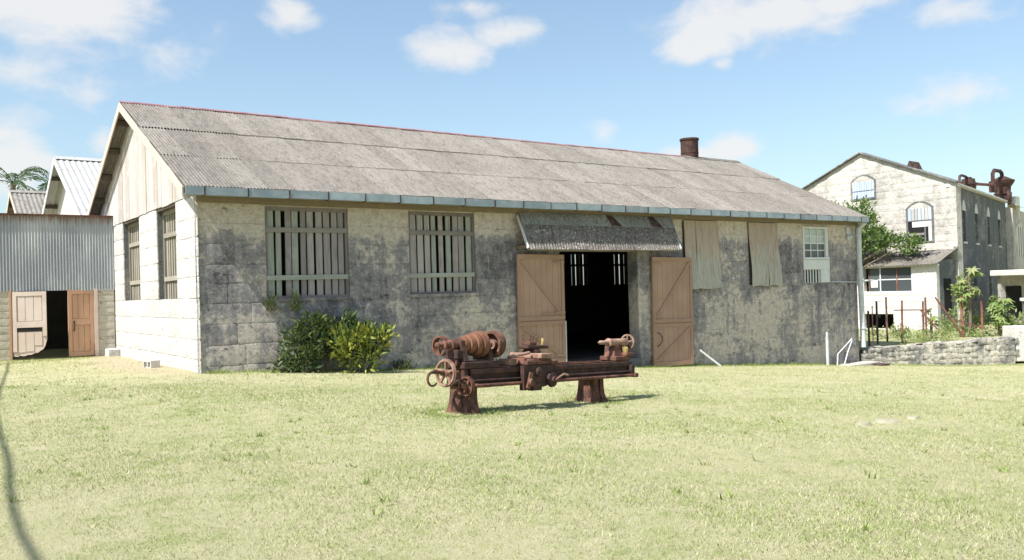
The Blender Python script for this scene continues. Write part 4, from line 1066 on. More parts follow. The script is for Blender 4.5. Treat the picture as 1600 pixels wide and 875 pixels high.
    mb = MB(); mb.prism([(1.24, -.33, .655), (1.90, -.33, .655), (1.90, -.33, .42), (1.74, -.33, .35), (1.24, -.33, .31)], (0, .08, 0)); ap = mb.build('apron', 'rust_dark', T); ap.location = (-.30, .04, -.03)
    MB().rev((1.84, -.345, .44), (0, -1, 0), [(0, .11), (.04, .105), (.05, .05), (.08, .045)], 24).build('apron_wheel', 'rust_dark', ap, True)
    MB().tube([(1.84, -.42, .44), (2.02, -.44, .52), (2.10, -.45, .50)], [.016, .013, .02], 7).build('apron_handle', 'rust_pale', ap, True)
    MB().bar((1.30, -.345, .34), (1.36, -.36, .56), .05, .05).build('half_nut_lever', 'rust', ap)
    MB().rev((1.34, -.36, .42), (0, -1, 0), [(0, .06), (.05, .05), (.06, .02)], 14).build('half_nut_knob', 'rust', ap, True)
    MB().bbox((1.40, -.36, .30), (1.62, -.25, .40), .015).build('clasp_box', 'rust_dark', ap)
    MB().rev((1.56, -.338, .56), (0, -1, 0), [(0, .07), (.03, .065), (.05, .02)], 16).build('clutch_knob', 'rust_dark', ap, True)
    # tailstock
    mb = MB(); mb.bbox((3.46, -.16, .629), (3.90, .16, .70), .01); mb.bbox((3.74, -.19, .70), (3.96, .05, .755), .01)
    mb.prism([(3.50, -.10, .70), (3.78, -.10, .70), (3.70, -.05, .86), (3.60, -.05, .86)], (0, .20, 0)); mb.prism([(3.84, -.10, .70), (4.10, -.10, .70), (3.98, -.05, .86), (3.88, -.05, .86)], (0, .20, 0))
    ts = mb.build('tailstock', 'rust', T)
    MB().rev((3.46, 0, .925), (1, 0, 0), [(0, .045), (.01, .068), (.05, .068), (.06, .06), (.42, .064), (.44, .072), (.52, .072), (.54, .045)], 22).build('barrel', 'rust_pale', ts, True)
    MB().rev((3.18, 0, .925), (1, 0, 0), [(0, .004), (.05, .028), (.06, .034), (.3, .034)], 14).build('quill', 'rust_pale', ts, True)
    g = MB(); spoked(g, (4.06, 0, .925), .135, .032, 5, .26, .16, .12); g.build('handwheel', 'rust_pale', ts, True)
    MB().rev((3.80, -.12, .745), (0, 0, 1), [(0, .035), (.05, .045), (.10, .05), (.11, .03)], 14).build('oil_cup', 'brass', ts, True)
    MB().rev((3.96, 0, .925), (1, 0, 0), [(0, .03), (.16, .026)], 10).build('tail_screw', 'rust', ts, True)
lathe()

# ------------------------------------------------------------------ right: low wall, posts, plants
def low_wall():
    T = thing('rubble_wall', 'low rubble stone wall running right from the downpipe', 'wall')
    a = Vector((24.75, .05, 0)); b = Vector((29.45, -3.25, 0)); L = (b - a).length; d = (b - a) / L; n = Vector((d.y, -d.x, 0)); ang = math.atan2(d.y, d.x)
    def top(s): return -1.10 + .30 * s / L + .03 * math.sin(s * 3)
    poly = [a + n * .22 + Vector((0, 0, -2)), b + n * .22 + Vector((0, 0, -2)), b + n * .22 + Vector((0, 0, top(L) - .08)), a + n * .22 + Vector((0, 0, top(0) - .08))]
    MB().prism(poly, n * -.40).build('wall_core', 'rubble', T)
    r = random.Random(31); ms = [block_mesh('rubble_stone', 'rubble', 90 + i, rough=.5, edge=.45) for i in range(5)]
    s = 0
    for k in range(4):
        s = -.05 - r.random() * .2
        while s < L:
            w = r.uniform(.22, .55); sc = s + w / 2; h = (top(max(0, min(L, sc))) + 1.74) / 4; z = -1.74 + h * (k + .5)
            p = a + d * min(max(sc, .1), L - .1) + n * .20
            link('rubble_stone', r.choice(ms), T, (p.x, p.y, z + r.uniform(-.02, .02)), (r.uniform(-.06, .06), r.uniform(-.07, .07), ang + r.uniform(-.05, .05)), (w * 1.02, .10 * r.uniform(.6, 1.4), h * r.uniform(.92, 1.12)))
            s += w
    s = 0
    while s < L - .1:
        w = r.uniform(.4, .8); p = a + d * min(s + w / 2, L - .2) + n * .02
        link('coping_stone', r.choice(ms), T, (p.x, p.y, top(s + w / 2) - .03), (r.uniform(-.03, .03), R(-3.3) + r.uniform(-.04, .04), ang), (w, .50, .10)); s += w
    # raised ground behind the wall
    q = [a + n * -.1, b + n * -.1, Vector((40, -5, 0)), Vector((60, -4, 0)), Vector((60, 20, 0)), Vector((26, 20, 0)), Vector((25.0, 3, 0))]
    zs = [-1.16, -.86, -.95, -1.0, -1.3, -1.4, -1.2]
    mb = MB().add([(v.x, v.y, z) for v, z in zip(q, zs)] + [(32, 5, -1.15)], [(i, (i + 1) % 7, 7) for i in range(7)])
    tag(mb.build('terrace_ground', 'far_ground'), None, None, None, 'structure')
    return a, d, n, L, top
LWALL = low_wall()

def fence_posts():
    data = [((27.46, 1.05), -1.2, .86, 'dark iron fence post nearest the white downpipe', 0),
            ((28.6, 1.3), -1.2, 1.0, 'reddish iron post behind the dark posts before the white annex', 0),
            ((28.27, .46), -1.2, .86, 'dark fence post in front of the annex lower opening', .02),
            ((29.0, -.05), -1.1, .80, 'rusty red post beside the upper end of the slanting bar', .01),
            ((29.6, .15), -1.0, .95, 'tall thin reddish post right of the slanting rusty bar', 0),
            ((30.95, -1.45), -1.0, .76, 'dark post at the right beside the papaya leaves', .02),
            ((26.6, .9), -1.2, .50, 'short dark post tight against the downpipe', 0),
            ((30.55, -.9), -1.0, .95, 'slim brown post under the papaya crown', -.03)]
    for (x, y), z0, z1, lb, ln in data:
        mb = MB(); s = .04
        mb.box((-s, -s, 0), (s, -s + .018, z1 - z0)); mb.box((-s, -s + .018, 0), (-s + .018, s, z1 - z0))       # angle iron
        o = mb.build('fence_post', 'post_rust'); o.location = (x, y, z0 - .2); o.rotation_euler = (ln, ln * .6, R(35)); tag(o, lb, 'post', 'iron posts behind the rubble wall')
    for a, b, lb in (((28.91, .0, .25), (29.80, -.60, -1.0), 'rusty bar slanting down to the right between two posts'), ((29.42, -.37, .75), (30.40, -1.02, -.95), 'longer brown bar slanting down below the papaya'),
                     ((30.04, -.78, -.19), (31.0, -1.46, -.56), 'short dark bar leaning against the rightmost post'), ((28.0, .62, .27), (29.22, -.22, .24), 'thin level bar tied across three fence posts')):
        tag(MB().bar(a, b, .05, .05).build('fence_bar', 'post_rust'), lb, 'bar', 'iron bars behind the rubble wall')
fence_posts()

def big_leaf(mb_name, mat, L, lobes, seed):
    """a lobed papaya-like leaf lying in the xy plane, stalk at the origin"""
    r = random.Random(seed); v = [(0, 0, 0)]; f = []
    n = lobes * 2
    for i in range(n + 1):
        a = R(-150) + R(300) * i / n; rad = L * (1.0 if i % 2 else .45) * (.75 + .25 * math.cos(a * .5)) * r.uniform(.85, 1.1)
        v.append((math.cos(a) * rad, math.sin(a) * rad, -.35 * rad * rad / L + r.uniform(-.02, .02)))
    for i in range(1, n + 1): f.append((0, i, i + 1))
    me = bpy.data.meshes.new(mb_name); me.from_pydata(v, [], f); me.materials.append(M[mat]); me.update()
    at = me.attributes.new('tone', 'FLOAT_COLOR', 'POINT'); t = r.random()
    at.data.foreach_set('color', np.tile(np.array([t, r.random(), 0, 1], np.float32), len(v)))
    return me
def papaya(name, label, loc, h, nleaf, L, seed, lean=(.05, 0), low=.75):
    T = thing(name, label, 'tree', loc); r = random.Random(seed)
    top = Vector((lean[0] * h, lean[1] * h, h))
    tr = MB().tube([(0, 0, -.2), (top.x * .4, top.y * .4, h * .5), tuple(top)], [.07, .055, .035], 8).build('trunk', 'tree_bark', T, True)
    ms = [big_leaf('large_leaf', 'leaf_light', L, 7, seed + i) for i in range(4)]
    st = MB()
    for i in range(nleaf):
        a = r.uniform(0, 2 * math.pi); el = r.uniform(-.2, .75); ln = L * r.uniform(.7, 1.3); z = h * r.uniform(low, 1.0)
        b = Vector((top.x * z / h, top.y * z / h, z)); e = b + Vector((math.cos(a) * math.cos(el), math.sin(a) * math.cos(el), math.sin(el))) * ln
        st.tube([b, b.lerp(e, .5) + Vector((0, 0, .06)), e], [.014, .011, .008], 5)
        link('large_leaf', r.choice(ms), T, e, (r.uniform(-.5, .5), r.uniform(.1, .9), a))
    st.build('leaf_stalks', 'leaf_light', T, True) if False else st.build('leaf_stalks', 'tree_bark', T, True)
def right_plants():
    papaya('papaya_tree', 'young papaya tree with large pale leaves beside the ruined mill wall', (30.85, -1.05, -1.0), 2.75, 24, .33, 5, (-.02, -.02), .62)
    papaya('papaya_sapling', 'low spreading papaya with broad leaves left of the white block', (31.75, -1.75, -1.0), 1.55, 34, .36, 9, (.05, -.05), .35)
    papaya('papaya_seedling', 'small leafy sapling among posts in front of the annex corner', (29.9, .1, -1.05), 1.1, 9, .26, 13, (.02, 0), .5)
    bushy('annex_vine', 'small green bush in front of the annex side wall', 'shrub', (33.2, .35, -1.05), [(0, 0, 2.1, .45, .35, .4), (0, 0, .8, .2, .2, .8)], 260, .22, 'leaf_light', .5, 6, 77, .2)
    bushy('leafy_tree', 'dense green tree rising between workshop roof and pale mill gable', 'tree', (37.4, 9.6, -1.3),
          [(.4, -1.0, 5.5, 1.1, 1.2, 1.1), (.5, .0, 6.3, 1.0, 1.1, .8), (.6, -1.9, 5.0, 1.0, 1.0, .8), (.8, -3.0, 4.75, .8, .9, .45), (1.0, -3.9, 4.6, .6, .7, .35), (.2, .2, 4.9, 1.2, 1.2, 1.2), (.8, -1.4, 6.6, .7, .7, .6), (.2, -1.0, 4.6, .9, 1.0, .8)], 9000, .20, 'leaf_tree', .45, 14, 33, .25, trunk=(3.8, .16))
    bushy('wall_creeper', 'low weeds spilling over the left end of the rubble wall', 'weeds', (27.0, -.9, -1.05), [(0, 0, .1, 1.0, .5, .14), (1.0, -.8, .14, .9, .5, .16), (2.0, -1.5, .2, .8, .4, .2), (.6, .6, .15, 1.0, .6, .3), (1.8, .2, .2, 1.0, .6, .3)], 1300, .13, 'leaf_light', .25, 6, 61, .8)
    bushy('wild_bush', 'straggly green bush below the papaya leaves', 'shrub', (31.0, -.6, -1.0), [(0, 0, .35, .7, .6, .4), (.9, -.5, .5, .5, .5, .45), (.4, .2, .9, .35, .35, .4)], 900, .15, 'leaf_light', .35, 8, 62, .5)
    bushy('tall_weeds', 'tall straggling weeds right of the posts below the tank', 'weeds', (32.6, -2.2, -1.0), [(0, 0, .5, .7, .5, .45), (-.8, .3, .4, .6, .5, .4), (.7, -.3, .35, .5, .4, .35)], 700, .17, 'leaf_light', .3, 8, 64, .8)
    bushy('annex_weeds', 'low bushy weeds along the foot of the white annex', 'weeds', (31.2, 2.0, -1.2), [(0, 0, .3, 1.2, .6, .3), (1.4, -.9, .45, .9, .6, .4), (-1.3, .8, .3, .9, .6, .3)], 1000, .15, 'leaf_light', .3, 8, 65, .8)
    z = -1.74
    t = tag(MB().bbox((0, 0, 0), (1.6, .9, 1.33), .025).build('white_block', 'limewash'), 'plain white painted block at the right end of rubble wall', 'block'); t.location = (29.42, -3.45, z); t.rotation_euler = (0, 0, R(-35))
right_plants()

# ------------------------------------------------------------------ right: annex and mill
def annex():
    A = thing('white_annex', 'small whitewashed lean-to annex with dark glazed opening and old roof', 'building')
    x = 38.0; y0, y1 = 4.08, 10.0
    holes = [(5.38, 8.15, .90, 2.16), (6.48, 8.25, -1.12, -.31)]
    mb = MB(); wall_with_holes(y0, y1, -2.0, 2.20, holes, 0, .3, mb, lambda u, q, z: (x + q, u, z)); fw = mb.build('front_wall', 'limewash', A)
    bl = [block_mesh('wall_block', 'limewash', 110 + i, rough=.15, edge=.4) for i in range(4)]
    lay_blocks(fw, 'wall_block', bl, y0, 8.9, -1.6, .89, .32, .66, holes[1:], lambda u, z: ((x, u, z), R(-90)), .05, .015, seed=8)
    MB().box((x + .301, y0 + .002, -2), (39.97, y0 + .3, 2.5)).build('side_wall', 'stone_grey', A)
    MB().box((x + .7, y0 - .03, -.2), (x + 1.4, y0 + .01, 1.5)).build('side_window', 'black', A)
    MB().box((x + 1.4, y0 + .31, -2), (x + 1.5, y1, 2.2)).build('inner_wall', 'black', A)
    win = MB().box((x - .03, 5.33, .82), (x + .12, 8.2, .895)).build('wide_window', 'white_wood', A)
    MB().box((x + .05, 5.38, 1.50), (x + .09, 8.15, 1.56)).build('glazing_bar', 'white_wood', win)
    ms = (5.41, 6.24, 7.19, 7.85)
    for y, mt in zip(ms, ('white_wood', 'post_rust', 'white_wood', 'post_rust')): MB().box((x + .03, y - .03, .90), (x + .10, y + .03, 2.16)).build('mullion', mt, win)
    MB().box((x + .04, 7.35, 1.12), (x + .06, 7.75, 1.50)).build('paper_notice', 'paper', win)
    for a, b in zip(ms[:-1], ms[1:]):
        MB().box((x + .062, a + .04, .91), (x + .068, b - .04, 1.49)).build('pane', 'glass_old', win); MB().box((x + .062, a + .04, 1.57), (x + .068, b - .04, 2.15)).build('pane', 'glass_old', win)
    # lean-to roof of old sheets rising to the mill
    an = math.atan2(.76, 2.0); r = random.Random(6); w = .95; n = 6
    sh = corrugated(w + .05, 2.45, .19, .03, 6, .02).mesh('annex_sheet', 'mossy_roof', True)
    rf = MB().bar((x - .10, y0 - .2, 2.22), (x - .10, y1, 2.22), .08, .10).build('annex_roof', 'white_wood', A)
    for i in range(n):
        link('annex_sheet', sh, rf, (x - .32, y0 - .15 + (i + 1) * w, 2.25 + r.uniform(-.02, .03)), (an + r.uniform(-.01, .01), 0, R(-90) + r.uniform(-.02, .02)))
    MB().bar((39.8, y0 - .1, 3.10), (39.8, 7.4, 3.10), .34, .14).build('roof_flashing', 'stone_mill', rf)
    for i in range(5): 
        y = 4.4 + i * .55 + r.uniform(-.1, .1); MB().bbox((39.0, y, 2.80), (39.3, y + .42, 2.93), .02).build('loose_stone', 'stone_grey', rf)
annex()

def arch_poly(yc, w, z0, z1, rise, n=9):
    """opening outline in (y, z): straight sides and segmental head"""
    P = [(yc - w/2, z0), (yc + w/2, z0)]
    for i in range(n + 1):
        t = i / n; y = yc + w/2 - w * t; P.append((y, z1 + rise * (1 - (2 * t - 1) ** 2)))
    return P
def mill():
    Mi = thing('stone_mill', 'tall pale stone mill with plain gable and dark ruined side wall', 'building')
    x = 40.0; yc, yr, zr, ze = 3.94, 9.3, 8.85, 6.58; yl = 14.7
    mb = MB().prism([(x, yc, -2), (x, yl, -2), (x, yl, ze), (x, yr, zr), (x, yc, ze)], (.5, 0, 0)); gw = mb.build('gable_wall', 'stone_mill', Mi)
    ms = [block_mesh('stone_block', 'stone_mill', 130 + i, rough=.3, edge=.35) for i in range(5)]
    holes = [(8.50, 9.92, 6.2, 7.55), (5.2, 6.6, 3.5, 5.62)]
    r = random.Random(14); z = 2.75; k = 0
    while z < zr - .1:
        h = .37 * r.uniform(.9, 1.1); sl = (zr - ze) / (yr - yc); a = max(yc, yc + (z + h - ze) / sl) if z + h > ze else yc; b = min(12.3, 2 * yr - a)
        lay_blocks(gw, 'stone_block', ms, a, b, z, z + h, h * 1.3, .95, holes, lambda u, q: ((x, u, q), R(-90)), .05, .010, seed=k + 200); z += h; k += 1
    # rake copings
    for y in (yc, yl): MB().bar((x + .1, y + (-.15 if y == yc else .15), ze + .02 - .05), (x + .1, yr, zr + .05), .62, .06).build('coping', 'stone_grey', Mi)
    # gable openings: segmental arches, blue-grey boarding above, broken sash below
    def opening(y, w, z0, z1, rise, boards):
        fr = arch_poly(y, w + .2, z0 - .06, z1 + .02, rise + .06); inn = arch_poly(y, w, z0, z1, rise)
        mb = MB(); n = len(fr)
        vs = [(x - .07, q[0], q[1]) for q in fr] + [(x - .07, q[0], q[1]) for q in inn] + [(x + .02, q[0], q[1]) for q in fr] + [(x + .02, q[0], q[1]) for q in inn]
        fs = []
        for i in range(n):
            j = (i + 1) % n; fs += [(i, j, n + j, n + i), (i, 2*n + i, 2*n + j, j), (n + i, n + j, 3*n + j, 3*n + i)]
        win = mb.add(vs, fs).build('arched_window', 'stone_grey', Mi)
        MB().prism([(x - .052, q[0], q[1]) for q in arch_poly(y, w, z1 - .02, z1, rise)], (.03, 0, 0)).build('arch_infill', 'stone_mill', win)
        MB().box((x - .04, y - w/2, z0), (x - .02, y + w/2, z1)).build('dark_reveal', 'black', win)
        return win
    w1 = opening(9.21, 1.36, 6.24, 7.22, .33, True)
    for i in range(9):
        a = 9.21 - .68 + 1.36 * i / 9; MB().box((x - .06, a + .008, 6.26), (x - .041, a + 1.36/9 - .008, 7.20)).build('board', 'blue_shutter', w1)
    MB().box((x - .075, 8.55, 6.66), (x - .061, 9.87, 6.70)).build('ledge', 'stone_grey', w1)
    w2 = opening(5.92, 1.34, 3.55, 5.38, .30, False)
    for i in range(7):
        a = 5.25 + 1.34 * i / 7; MB().box((x - .06, a + .012, 4.72), (x - .041, a + 1.34/7 - .012, 5.36)).build('pane', 'white_sheet' if i % 3 else 'blue_shutter', w2)
    MB().box((x - .075, 5.25, 4.66), (x - .041, 6.59, 4.72)).build('rail', 'stone_grey', w2)
    MB().box((x - .06, 5.27, 4.34), (x - .041, 6.35, 4.65)).build('pane', 'limewash', w2); MB().box((x - .06, 5.27, 3.56), (x - .041, 5.45, 4.33)).build('pane', 'limewash', w2)
    MB().box((x - .06, 5.7, 3.9), (x - .041, 6.55, 4.02)).build('broken_bar', 'old_roof', w2); MB().box((x - .06, 5.6, 3.56), (x - .041, 5.68, 4.33)).build('glazing_bar', 'stone_grey', w2)
    # side wall, turned a little from square, with tall slit windows
    a15 = R(15.4); dv = Vector((math.cos(a15), math.sin(a15), 0)); nv = Vector((dv.y, -dv.x, 0)); c0 = Vector((x, yc, 0))
    def P(s, q, z): 
        p = c0 + dv * s + nv * -q; return (p.x, p.y, z)
    sh = [(s - .35, s + .35, 3.45, 5.15) for s in (1.75, 5.05, 8.6, 12.1)] + [(s - .38, s + .38, .2, 1.9) for s in (4.2, 8.6, 12.4)] + [(1.2, 2.0, -.5, 1.2)]
    mb = MB(); wall_with_holes(.17, 14.6, -2, 6.34, sh, 0, .5, mb, P); sw = mb.build('side_wall', 'stone_grey', Mi)
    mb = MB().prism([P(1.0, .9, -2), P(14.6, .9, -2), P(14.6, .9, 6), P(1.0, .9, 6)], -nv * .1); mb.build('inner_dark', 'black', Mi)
    for i, s in enumerate((1.75, 5.05, 8.6, 12.1)):
        pts = [P(s - .42, -.02, 5.15), P(s + .42, -.02, 5.15), P(s + .38, -.02, 5.40), P(s + .2, -.02, 5.66), P(s, -.02, 5.74), P(s - .2, -.02, 5.66), P(s - .38, -.02, 5.40)]
        hd = MB().prism(pts, -nv * .2).build('slit_window', 'limewash', Mi)
        MB().prism([P(s - .42, -.06, 3.36), P(s + .42, -.06, 3.36), P(s + .42, -.06, 3.46), P(s - .42, -.06, 3.46)], -nv * .3).build('sill', 'limewash', hd)
        if i: MB().prism([P(s - .30, .15, 3.46), P(s + .02, .15, 3.46), P(s + .02, .15, 4.5), P(s - .30, .15, 4.6)], -nv * .03).build('board', 'limewash', hd)
        for z in (3.95, 4.6): MB().prism([P(s - .33, .1, z), P(s + .33, .1, z), P(s + .33, .1, z + .06), P(s - .33, .1, z + .06)], -nv * .05).build('glazing_bar', 'stone_mill', hd)
    # eaves slope of the roof seen over the parapet, and the roof itself
    rf = MB().add([P(.4, -.25, 6.35), P(26, -.25, 6.35), (64.0, 15.5, 8.7), (40.5, yr, 8.78), (40.5, yl, 6.5), (52.5, 19, 6.5)], [(0, 1, 2, 3), (3, 2, 5, 4)]).build('roof', 'limewash', Mi)
    MB().prism([P(.05, -.12, 6.345), P(14.7, -.12, 6.345), P(14.7, -.12, 6.52), P(.05, -.12, 6.52)], -nv * .6).build('parapet', 'limewash', Mi)
    # buttress at the far end and finial block on the gable
    MB().prism([P(14.6, -.4, -2), P(17.5, -.4, -2), P(16.2, -.4, 3.4), P(14.6, -.4, 6.0)], -nv * 1.2).build('buttress', 'stone_mill', Mi)
    MB().prism([P(17.5, .1, -2), P(24, .1, -2), P(24, .1, 6.2), P(16.5, .1, 6.2), P(16.5, .1, 3)], -nv * .5).build('far_wall', 'stone_mill', Mi)
    o = MB().prism([P(19.0, .06, 2.9), P(22.5, .06, 2.9), P(22.5, .06, 4.9), P(20.7, .06, 5.4), P(19.0, .06, 4.9)], -nv * .06).build('arched_window', 'limewash', Mi)
    for q in (19.9, 20.8, 21.7): MB().prism([P(q, .03, 2.9), P(q + .06, .03, 2.9), P(q + .06, .03, 5.0), P(q, .03, 5.0)], -nv * .025).build('glazing_bar', 'stone_grey', o)
    mb = MB().prism([(x + .1, 6.6, 7.55), (x + .1, 5.5, 7.08), (x + .1, 5.5, 7.30), (x + .1, 6.0, 7.5), (x + .1, 6.2, 7.95), (x + .1, 6.5, 8.05), (x + .1, 6.65, 7.7)], (.5, 0, 0)); mb.build('gable_vent', 'iron_dark', Mi)
    return P, dv, nv
MP, MDV, MNV = mill()

def roof_machines():
    def pt(s, q, z): return Vector(MP(s, q, z))
    t = thing('rusty_drum', 'rusty roof drum with short hooked pipe at the gable corner', 'machine', pt(8.0, .9, 6.75))
    MB().rev((0, 0, -.25), (0, 0, 1), [(0, .40), (.62, .40), (.63, .50), (.72, .50), (.74, .40), (.98, .36), (1.0, .20), (1.08, .2)], 24).build('drum', 'rust_dark', t, True)
    MB().tube([(-1.9, -.42, -.2), (-1.9, -.42, .55), (-1.8, -.40, .76), (-1.4, -.30, .84), (-.5, -.10, .84), (-.15, -.03, .78)], .075, 10).build('hooked_pipe', 'rust_dark', t, True)
    MB().tube([(0, 0, .2), (.7, .1, .3), (.75, .1, -.2)], .16, 10).build('side_nozzle', 'rust', t, True)
    t = thing('rusty_boiler_head', 'larger rusty vessel with flared top and long side pipe on roof', 'machine', pt(19.6, .9, 6.9))
    MB().rev((0, 0, 0), (0, 0, 1), [(0, .50), (.45, .50), (.46, .58), (.54, .58), (.56, .50), (1.0, .54), (1.05, .60), (1.36, .78), (1.44, .78), (1.50, .62), (1.72, .22)], 26).build('vessel', 'rust_dark', t, True)
    MB().tube([(0, 0, 1.6), (-.05, 0, 1.95), (-.4, -.05, 2.08), (-1.9, -.35, 2.02), (-2.3, -.42, 1.75), (-2.3, -.42, .7)], .13, 10).build('bent_pipe', 'rust_dark', t, True)
    MB().rev((-2.3, -.42, .45), (0, 0, 1), [(0, .2), (.02, .26), (.75, .26), (.77, .2)], 14).build('valve_body', 'rust_dark', t, True)
    MB().tube([(-2.3, -.45, .95), (-6.6, -1.3, .72), (-7.0, -1.4, .3)], .10, 8).build('side_pipe', 'rust', t, True)
    MB().rev((-.8, -.72, .15), tuple(MNV), [(0, .52), (.12, .52), (.13, .40), (.18, .38)], 22).build('manhole_cover', 'rust_dark', t, True)
    tag(MB().bbox((-.3, -.3, 0), (.3, .3, 1.6), .03).build('roof_pier', 'limewash'), 'small pale pier beside the larger rusty roof vessel', 'pier').location = pt(20.6, .4, 5.6)
roof_machines()

def porch():
    T = thing('concrete_porch', 'pale concrete porch canopy below the mill at far right', 'porch', (41.6, 2.2, -1))
    ang = R(8); T.rotation_euler = (0, 0, R(-20))
    MB().bbox((0, -1.2, 2.55), (6, 1.2, 2.85), .03).build('canopy', 'limewash', T)
    MB().box((.3, .8, 0), (6, 1.0, 2.549)).build('rear_wall', 'stone_mill', T)
    for x in (.2, 2.0, 4.0): MB().bbox((x, -1.1, 0), (x + .25, -.85, 2.549), .01).build('pillar', 'limewash', T)
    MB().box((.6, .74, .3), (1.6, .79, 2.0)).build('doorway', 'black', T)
    t = thing('stone_tank', 'pale flat topped stone tank behind the papaya leaves', 'tank', (36.2, -2.4, -1.2)); t.rotation_euler = (0, 0, R(-25))
    MB().box((0, 0, 0), (4.5, 2.2, 1.55)).build('tank_wall', 'stone_grey', t); MB().bbox((-.1, -.1, 1.551), (4.6, 2.3, 1.70), .02).build('coping', 'limewash', t)
porch()

# ------------------------------------------------------------------ palms behind the halls
def palm(label, loc, h, seed, n=13, L=3.2):
    T = thing('palm_tree', label, 'palm', loc, group='palms behind the halls'); r = random.Random(seed)
    MB().tube([(0, 0, 0), (.1, 0, h * .5), (0, 0, h)], [.28, .2, .17], 10).build('trunk', 'tree_bark', T, True)
    for i in range(n):
        a = 2 * math.pi * i / n + r.uniform(-.2, .2); el = .1 + 1.25 * ((i * .618 + seed * .13) % 1); ln = L * r.uniform(.85, 1.15)
        P = []; cs = []; ds = []; sz = []
        p = Vector((0, 0, h)); e = el
        for k in range(13):
            P.append(p.copy()); e -= .03 + .026 * k
            d = Vector((math.cos(a) * math.cos(e), math.sin(a) * math.cos(e), math.sin(e))); p = p + d * ln / 12
            sd = Vector((-math.sin(a), math.cos(a), 0))
            if k > 1:
                for q in range(3):
                    for s in (-1, 1):
                        cs.append(tuple(p - d * ln / 12 * q / 4)); ds.append(tuple(sd * s * .8 + d * .55 + Vector((0, 0, -.45 + r.uniform(-.2, .2))))); sz.append(.75 * math.sin(math.pi * (k + 1.5) / 15.5) + .1)
        me = leaf_mesh('frond', 'leaf_palm', np.array(cs), np.array(ds), np.array(sz) * .8, .11, seed=seed + i)
        f = link('frond', me, T); MB().tube(P, [.035 - .002 * k for k in range(13)], 5).build('rachis', 'leaf_palm', f, True)
palm('palm with drooping fronds at the far left edge', (1.3, 50.4, -.3), 10.4, 3, 8, 3.2)
palm('palm with upright fronds just left of the white gable roof', (3.9, 52.0, -.3), 10.6, 8, 7, 2.8)

# ------------------------------------------------------------------ cable whose shadow crosses the lawn, and its poles
def cable_line():
    k = SUN_H / math.tan(SUN_EL); h = 5.6
    P = [Vector((-4.05, -4.0, 0)), Vector((-4.28, -8.9, 0)), Vector((-4.45, -11.1, 0)), Vector((-4.49, -12.0, 0)), Vector((-4.47, -13.2, 0)), Vector((-4.6, -16, 0))]
    Q = [p + Vector((k.x * h, k.y * h, h)) for p in P]
    e0 = Vector((-7.6, 6.5, 6.3)); e1 = Vector((-8.2, -24.0, 6.3))
    tag(MB().tube([e0] + Q + [e1], .026, 8).build('overhead_cable', 'iron_dark'), 'thick overhead cable strung past the left side of lawn', 'cable')
    for e, lb in ((e0, 'timber pole carrying the overhead cable near the shed'), (e1, 'timber pole carrying the overhead cable behind the viewer')):
        t = thing('utility_pole', lb, 'pole', (e.x, e.y, -.2)); MB().tube([(0, 0, 0), (0, 0, e.z + .6)], [.13, .09], 10).build('pole', 'tree_bark', t, True); MB().bar((-.5, 0, e.z + .18), (.5, 0, e.z + .18), .09, .11).build('cross_arm', 'tree_bark', t)
cable_line()

def lawn_stones():
    r = random.Random(9)
    for k, (x, y, s, lb) in enumerate(((5.15, -12.25, .10, 'flat pale stone half sunk in the lawn, leftmost of the group'), (5.8, -12.15, .15, 'largest flat pinkish stone half sunk in the lawn'), (6.6, -12.1, .11, 'flat pale stone sunk in the lawn, rightmost of the group'))):
        z = float(gz(x)); n = 9; v = [(0, 0, .022)]
        for ring, (kk, zz) in enumerate(((.6, .02), (1, -.02))):
            for i in range(n):
                a = 2 * math.pi * i / n; q = s * kk * r.uniform(.8, 1.25); v.append((math.cos(a) * q * 1.5, math.sin(a) * q, zz))
        f = [(0, 1 + i, 1 + (i + 1) % n) for i in range(n)] + [(1 + i, 1 + n + i, 1 + n + (i + 1) % n, 1 + (i + 1) % n) for i in range(n)]
        o = MB().add(v, f).build('flat_stone', 'lawn_stone', None, True); o.location = (x, y, z + .004); tag(o, lb, 'stone', 'flat stones in the lawn')
lawn_stones()

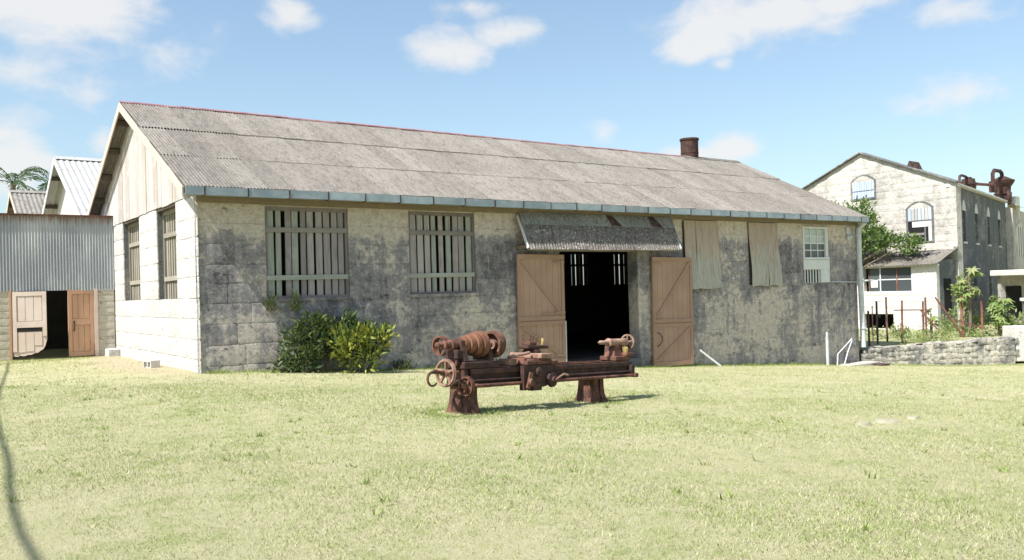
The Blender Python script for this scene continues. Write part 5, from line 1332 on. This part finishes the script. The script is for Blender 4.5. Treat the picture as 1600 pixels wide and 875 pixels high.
# ------------------------------------------------------------------ grass
def grass():
    r = np.random.default_rng(5)
    def scatter(n, dmin, dmax, hw):
        d = np.sqrt(r.random(n) * (dmax**2 - dmin**2) + dmin**2); t = (r.random(n) * 2 - 1) * hw
        return CAM.x + FW.x * d + RT.x * d * t, CAM.y + FW.y * d + RT.y * d * t, d
    sets = [(190000, 3.0, 8.5, 1.0, 1.0), (195000, 8.5, 16, .95, 1.5), (155000, 16, 34, .90, 2.4)]
    X, Y, K, Ln = [], [], [], []
    for n, a, b, hw, k in sets:
        x, y, d = scatter(n, a, b, hw); X.append(x); Y.append(y); K.append(np.full(n, k)); Ln.append(np.full(n, 0.))
    # taller, greener fringe along the foot of the walls
    n = 9000; x = r.uniform(0.2, 24.4, n); X.append(x); Y.append(-.05 - np.abs(r.normal(0, .25, n))); K.append(np.full(n, 1.6)); Ln.append(np.full(n, 1.))
    n = 2500; x = r.uniform(-6, -.2, n); X.append(x); Y.append(8.6 - np.abs(r.normal(0, 1.0, n))); K.append(np.full(n, 1.6)); Ln.append(np.full(n, 1.))
    n = 3500; s = r.random(n) * 5.8; X.append(24.75 + .818 * s + r.normal(0, .12, n) - .25); Y.append(.05 - .575 * s - .45 - np.abs(r.normal(0, .3, n))); K.append(np.full(n, 1.8)); Ln.append(np.full(n, .7))
    for k in range(260):                                  # uneven tufts the mower left
        d = math.sqrt(r.random() * (24**2 - 4**2) + 16); t = (r.random() * 2 - 1) * .7; n = int(r.integers(14, 40)); q = r.uniform(.03, .11)
        X.append(CAM.x + FW.x * d + RT.x * d * t + r.normal(0, q, n)); Y.append(CAM.y + FW.y * d + RT.y * d * t + r.normal(0, q, n)); K.append(np.full(n, 1.2)); Ln.append(np.full(n, r.uniform(.1, .65)))
    for k in range(170):                                  # flat broad-leaved weeds
        d = math.sqrt(r.random() * (18**2 - 4**2) + 16); t = (r.random() * 2 - 1) * .7; n = int(r.integers(6, 13)); q = r.uniform(.015, .05)
        X.append(CAM.x + FW.x * d + RT.x * d * t + r.normal(0, q, n)); Y.append(CAM.y + FW.y * d + RT.y * d * t + r.normal(0, q, n)); K.append(np.full(n, r.uniform(2.2, 3.6))); Ln.append(np.full(n, r.uniform(.3, .8)))
    for k in range(150):                                  # ragged tufts at the foot of the long wall
        n = int(r.integers(15, 60)); x = r.uniform(.1, 24.4); X.append(x + r.normal(0, .09, n)); Y.append(-.06 - np.abs(r.normal(0, .07, n))); K.append(np.full(n, 1.9)); Ln.append(np.full(n, r.uniform(1.0, 3.2)))
    # round the lathe feet
    for cx, cy in ((.907, -9.085), (3.77, -8.36)):
        n = 1500; a = r.random(n) * 6.283; q = .34 + np.abs(r.normal(0, .15, n)); X.append(cx + np.cos(a) * q); Y.append(cy + np.sin(a) * q); K.append(np.full(n, 1.1)); Ln.append(np.full(n, .8))
    X = np.concatenate(X); Y = np.concatenate(Y); K = np.concatenate(K); Ln = np.concatenate(Ln)
    bad = ((X > -.02) & (X < WL) & (Y > -.03) & (Y < WD)) | (Y > 8.68) | ((X > 24.3) & (Y > -3.4 + (29.5 - X) * .70 - .25))
    wear = (np.abs(X + .45) < .8 + .5 * np.sin(Y * 2.1)) & (Y > 0) & (r.random(len(X)) < .8)
    keep = ~(bad | wear); X, Y, K, Ln = X[keep], Y[keep], K[keep], Ln[keep]
    n = len(X); Z = gz(X, Y) + .012 * np.sin(X * 1.3 + Y * .7) + .01 * np.sin(Y * 1.9 - X * .6) - .006
    h = r.uniform(.012, .034, n) * (1 + .25 * (K - 1)) * (1 + 1.6 * Ln * r.random(n)); w = r.uniform(.0022, .0042, n) * K
    a = r.random(n) * 6.283; la = r.random(n) * 6.283; ln = h * r.uniform(.2, 1.3, n)
    B = np.stack([X, Y, Z], 1); S = np.stack([np.cos(a), np.sin(a), 0 * a], 1) * w[:, None]
    T = B + np.stack([np.cos(la) * ln, np.sin(la) * ln, h], 1)
    v = np.stack([B - S, B + S, T], 1).reshape(-1, 3); f = np.arange(3 * n).reshape(-1, 3)
    me = tri_mesh('grass', 'grass_blade', v, f)
    t = np.ones((n, 4)); t[:, 0] = r.random(n) - .25; t[:, 1] = r.random(n); t[:, 2] = -.6 * np.minimum(Ln, 1)
    at = me.attributes.new('tone', 'FLOAT_COLOR', 'POINT'); at.data.foreach_set('color', np.repeat(t, 3, 0).astype(np.float32).ravel())
    tag(link('grass', me), 'short sunburnt grass blades covering the whole lawn', None, None, 'stuff')
grass()
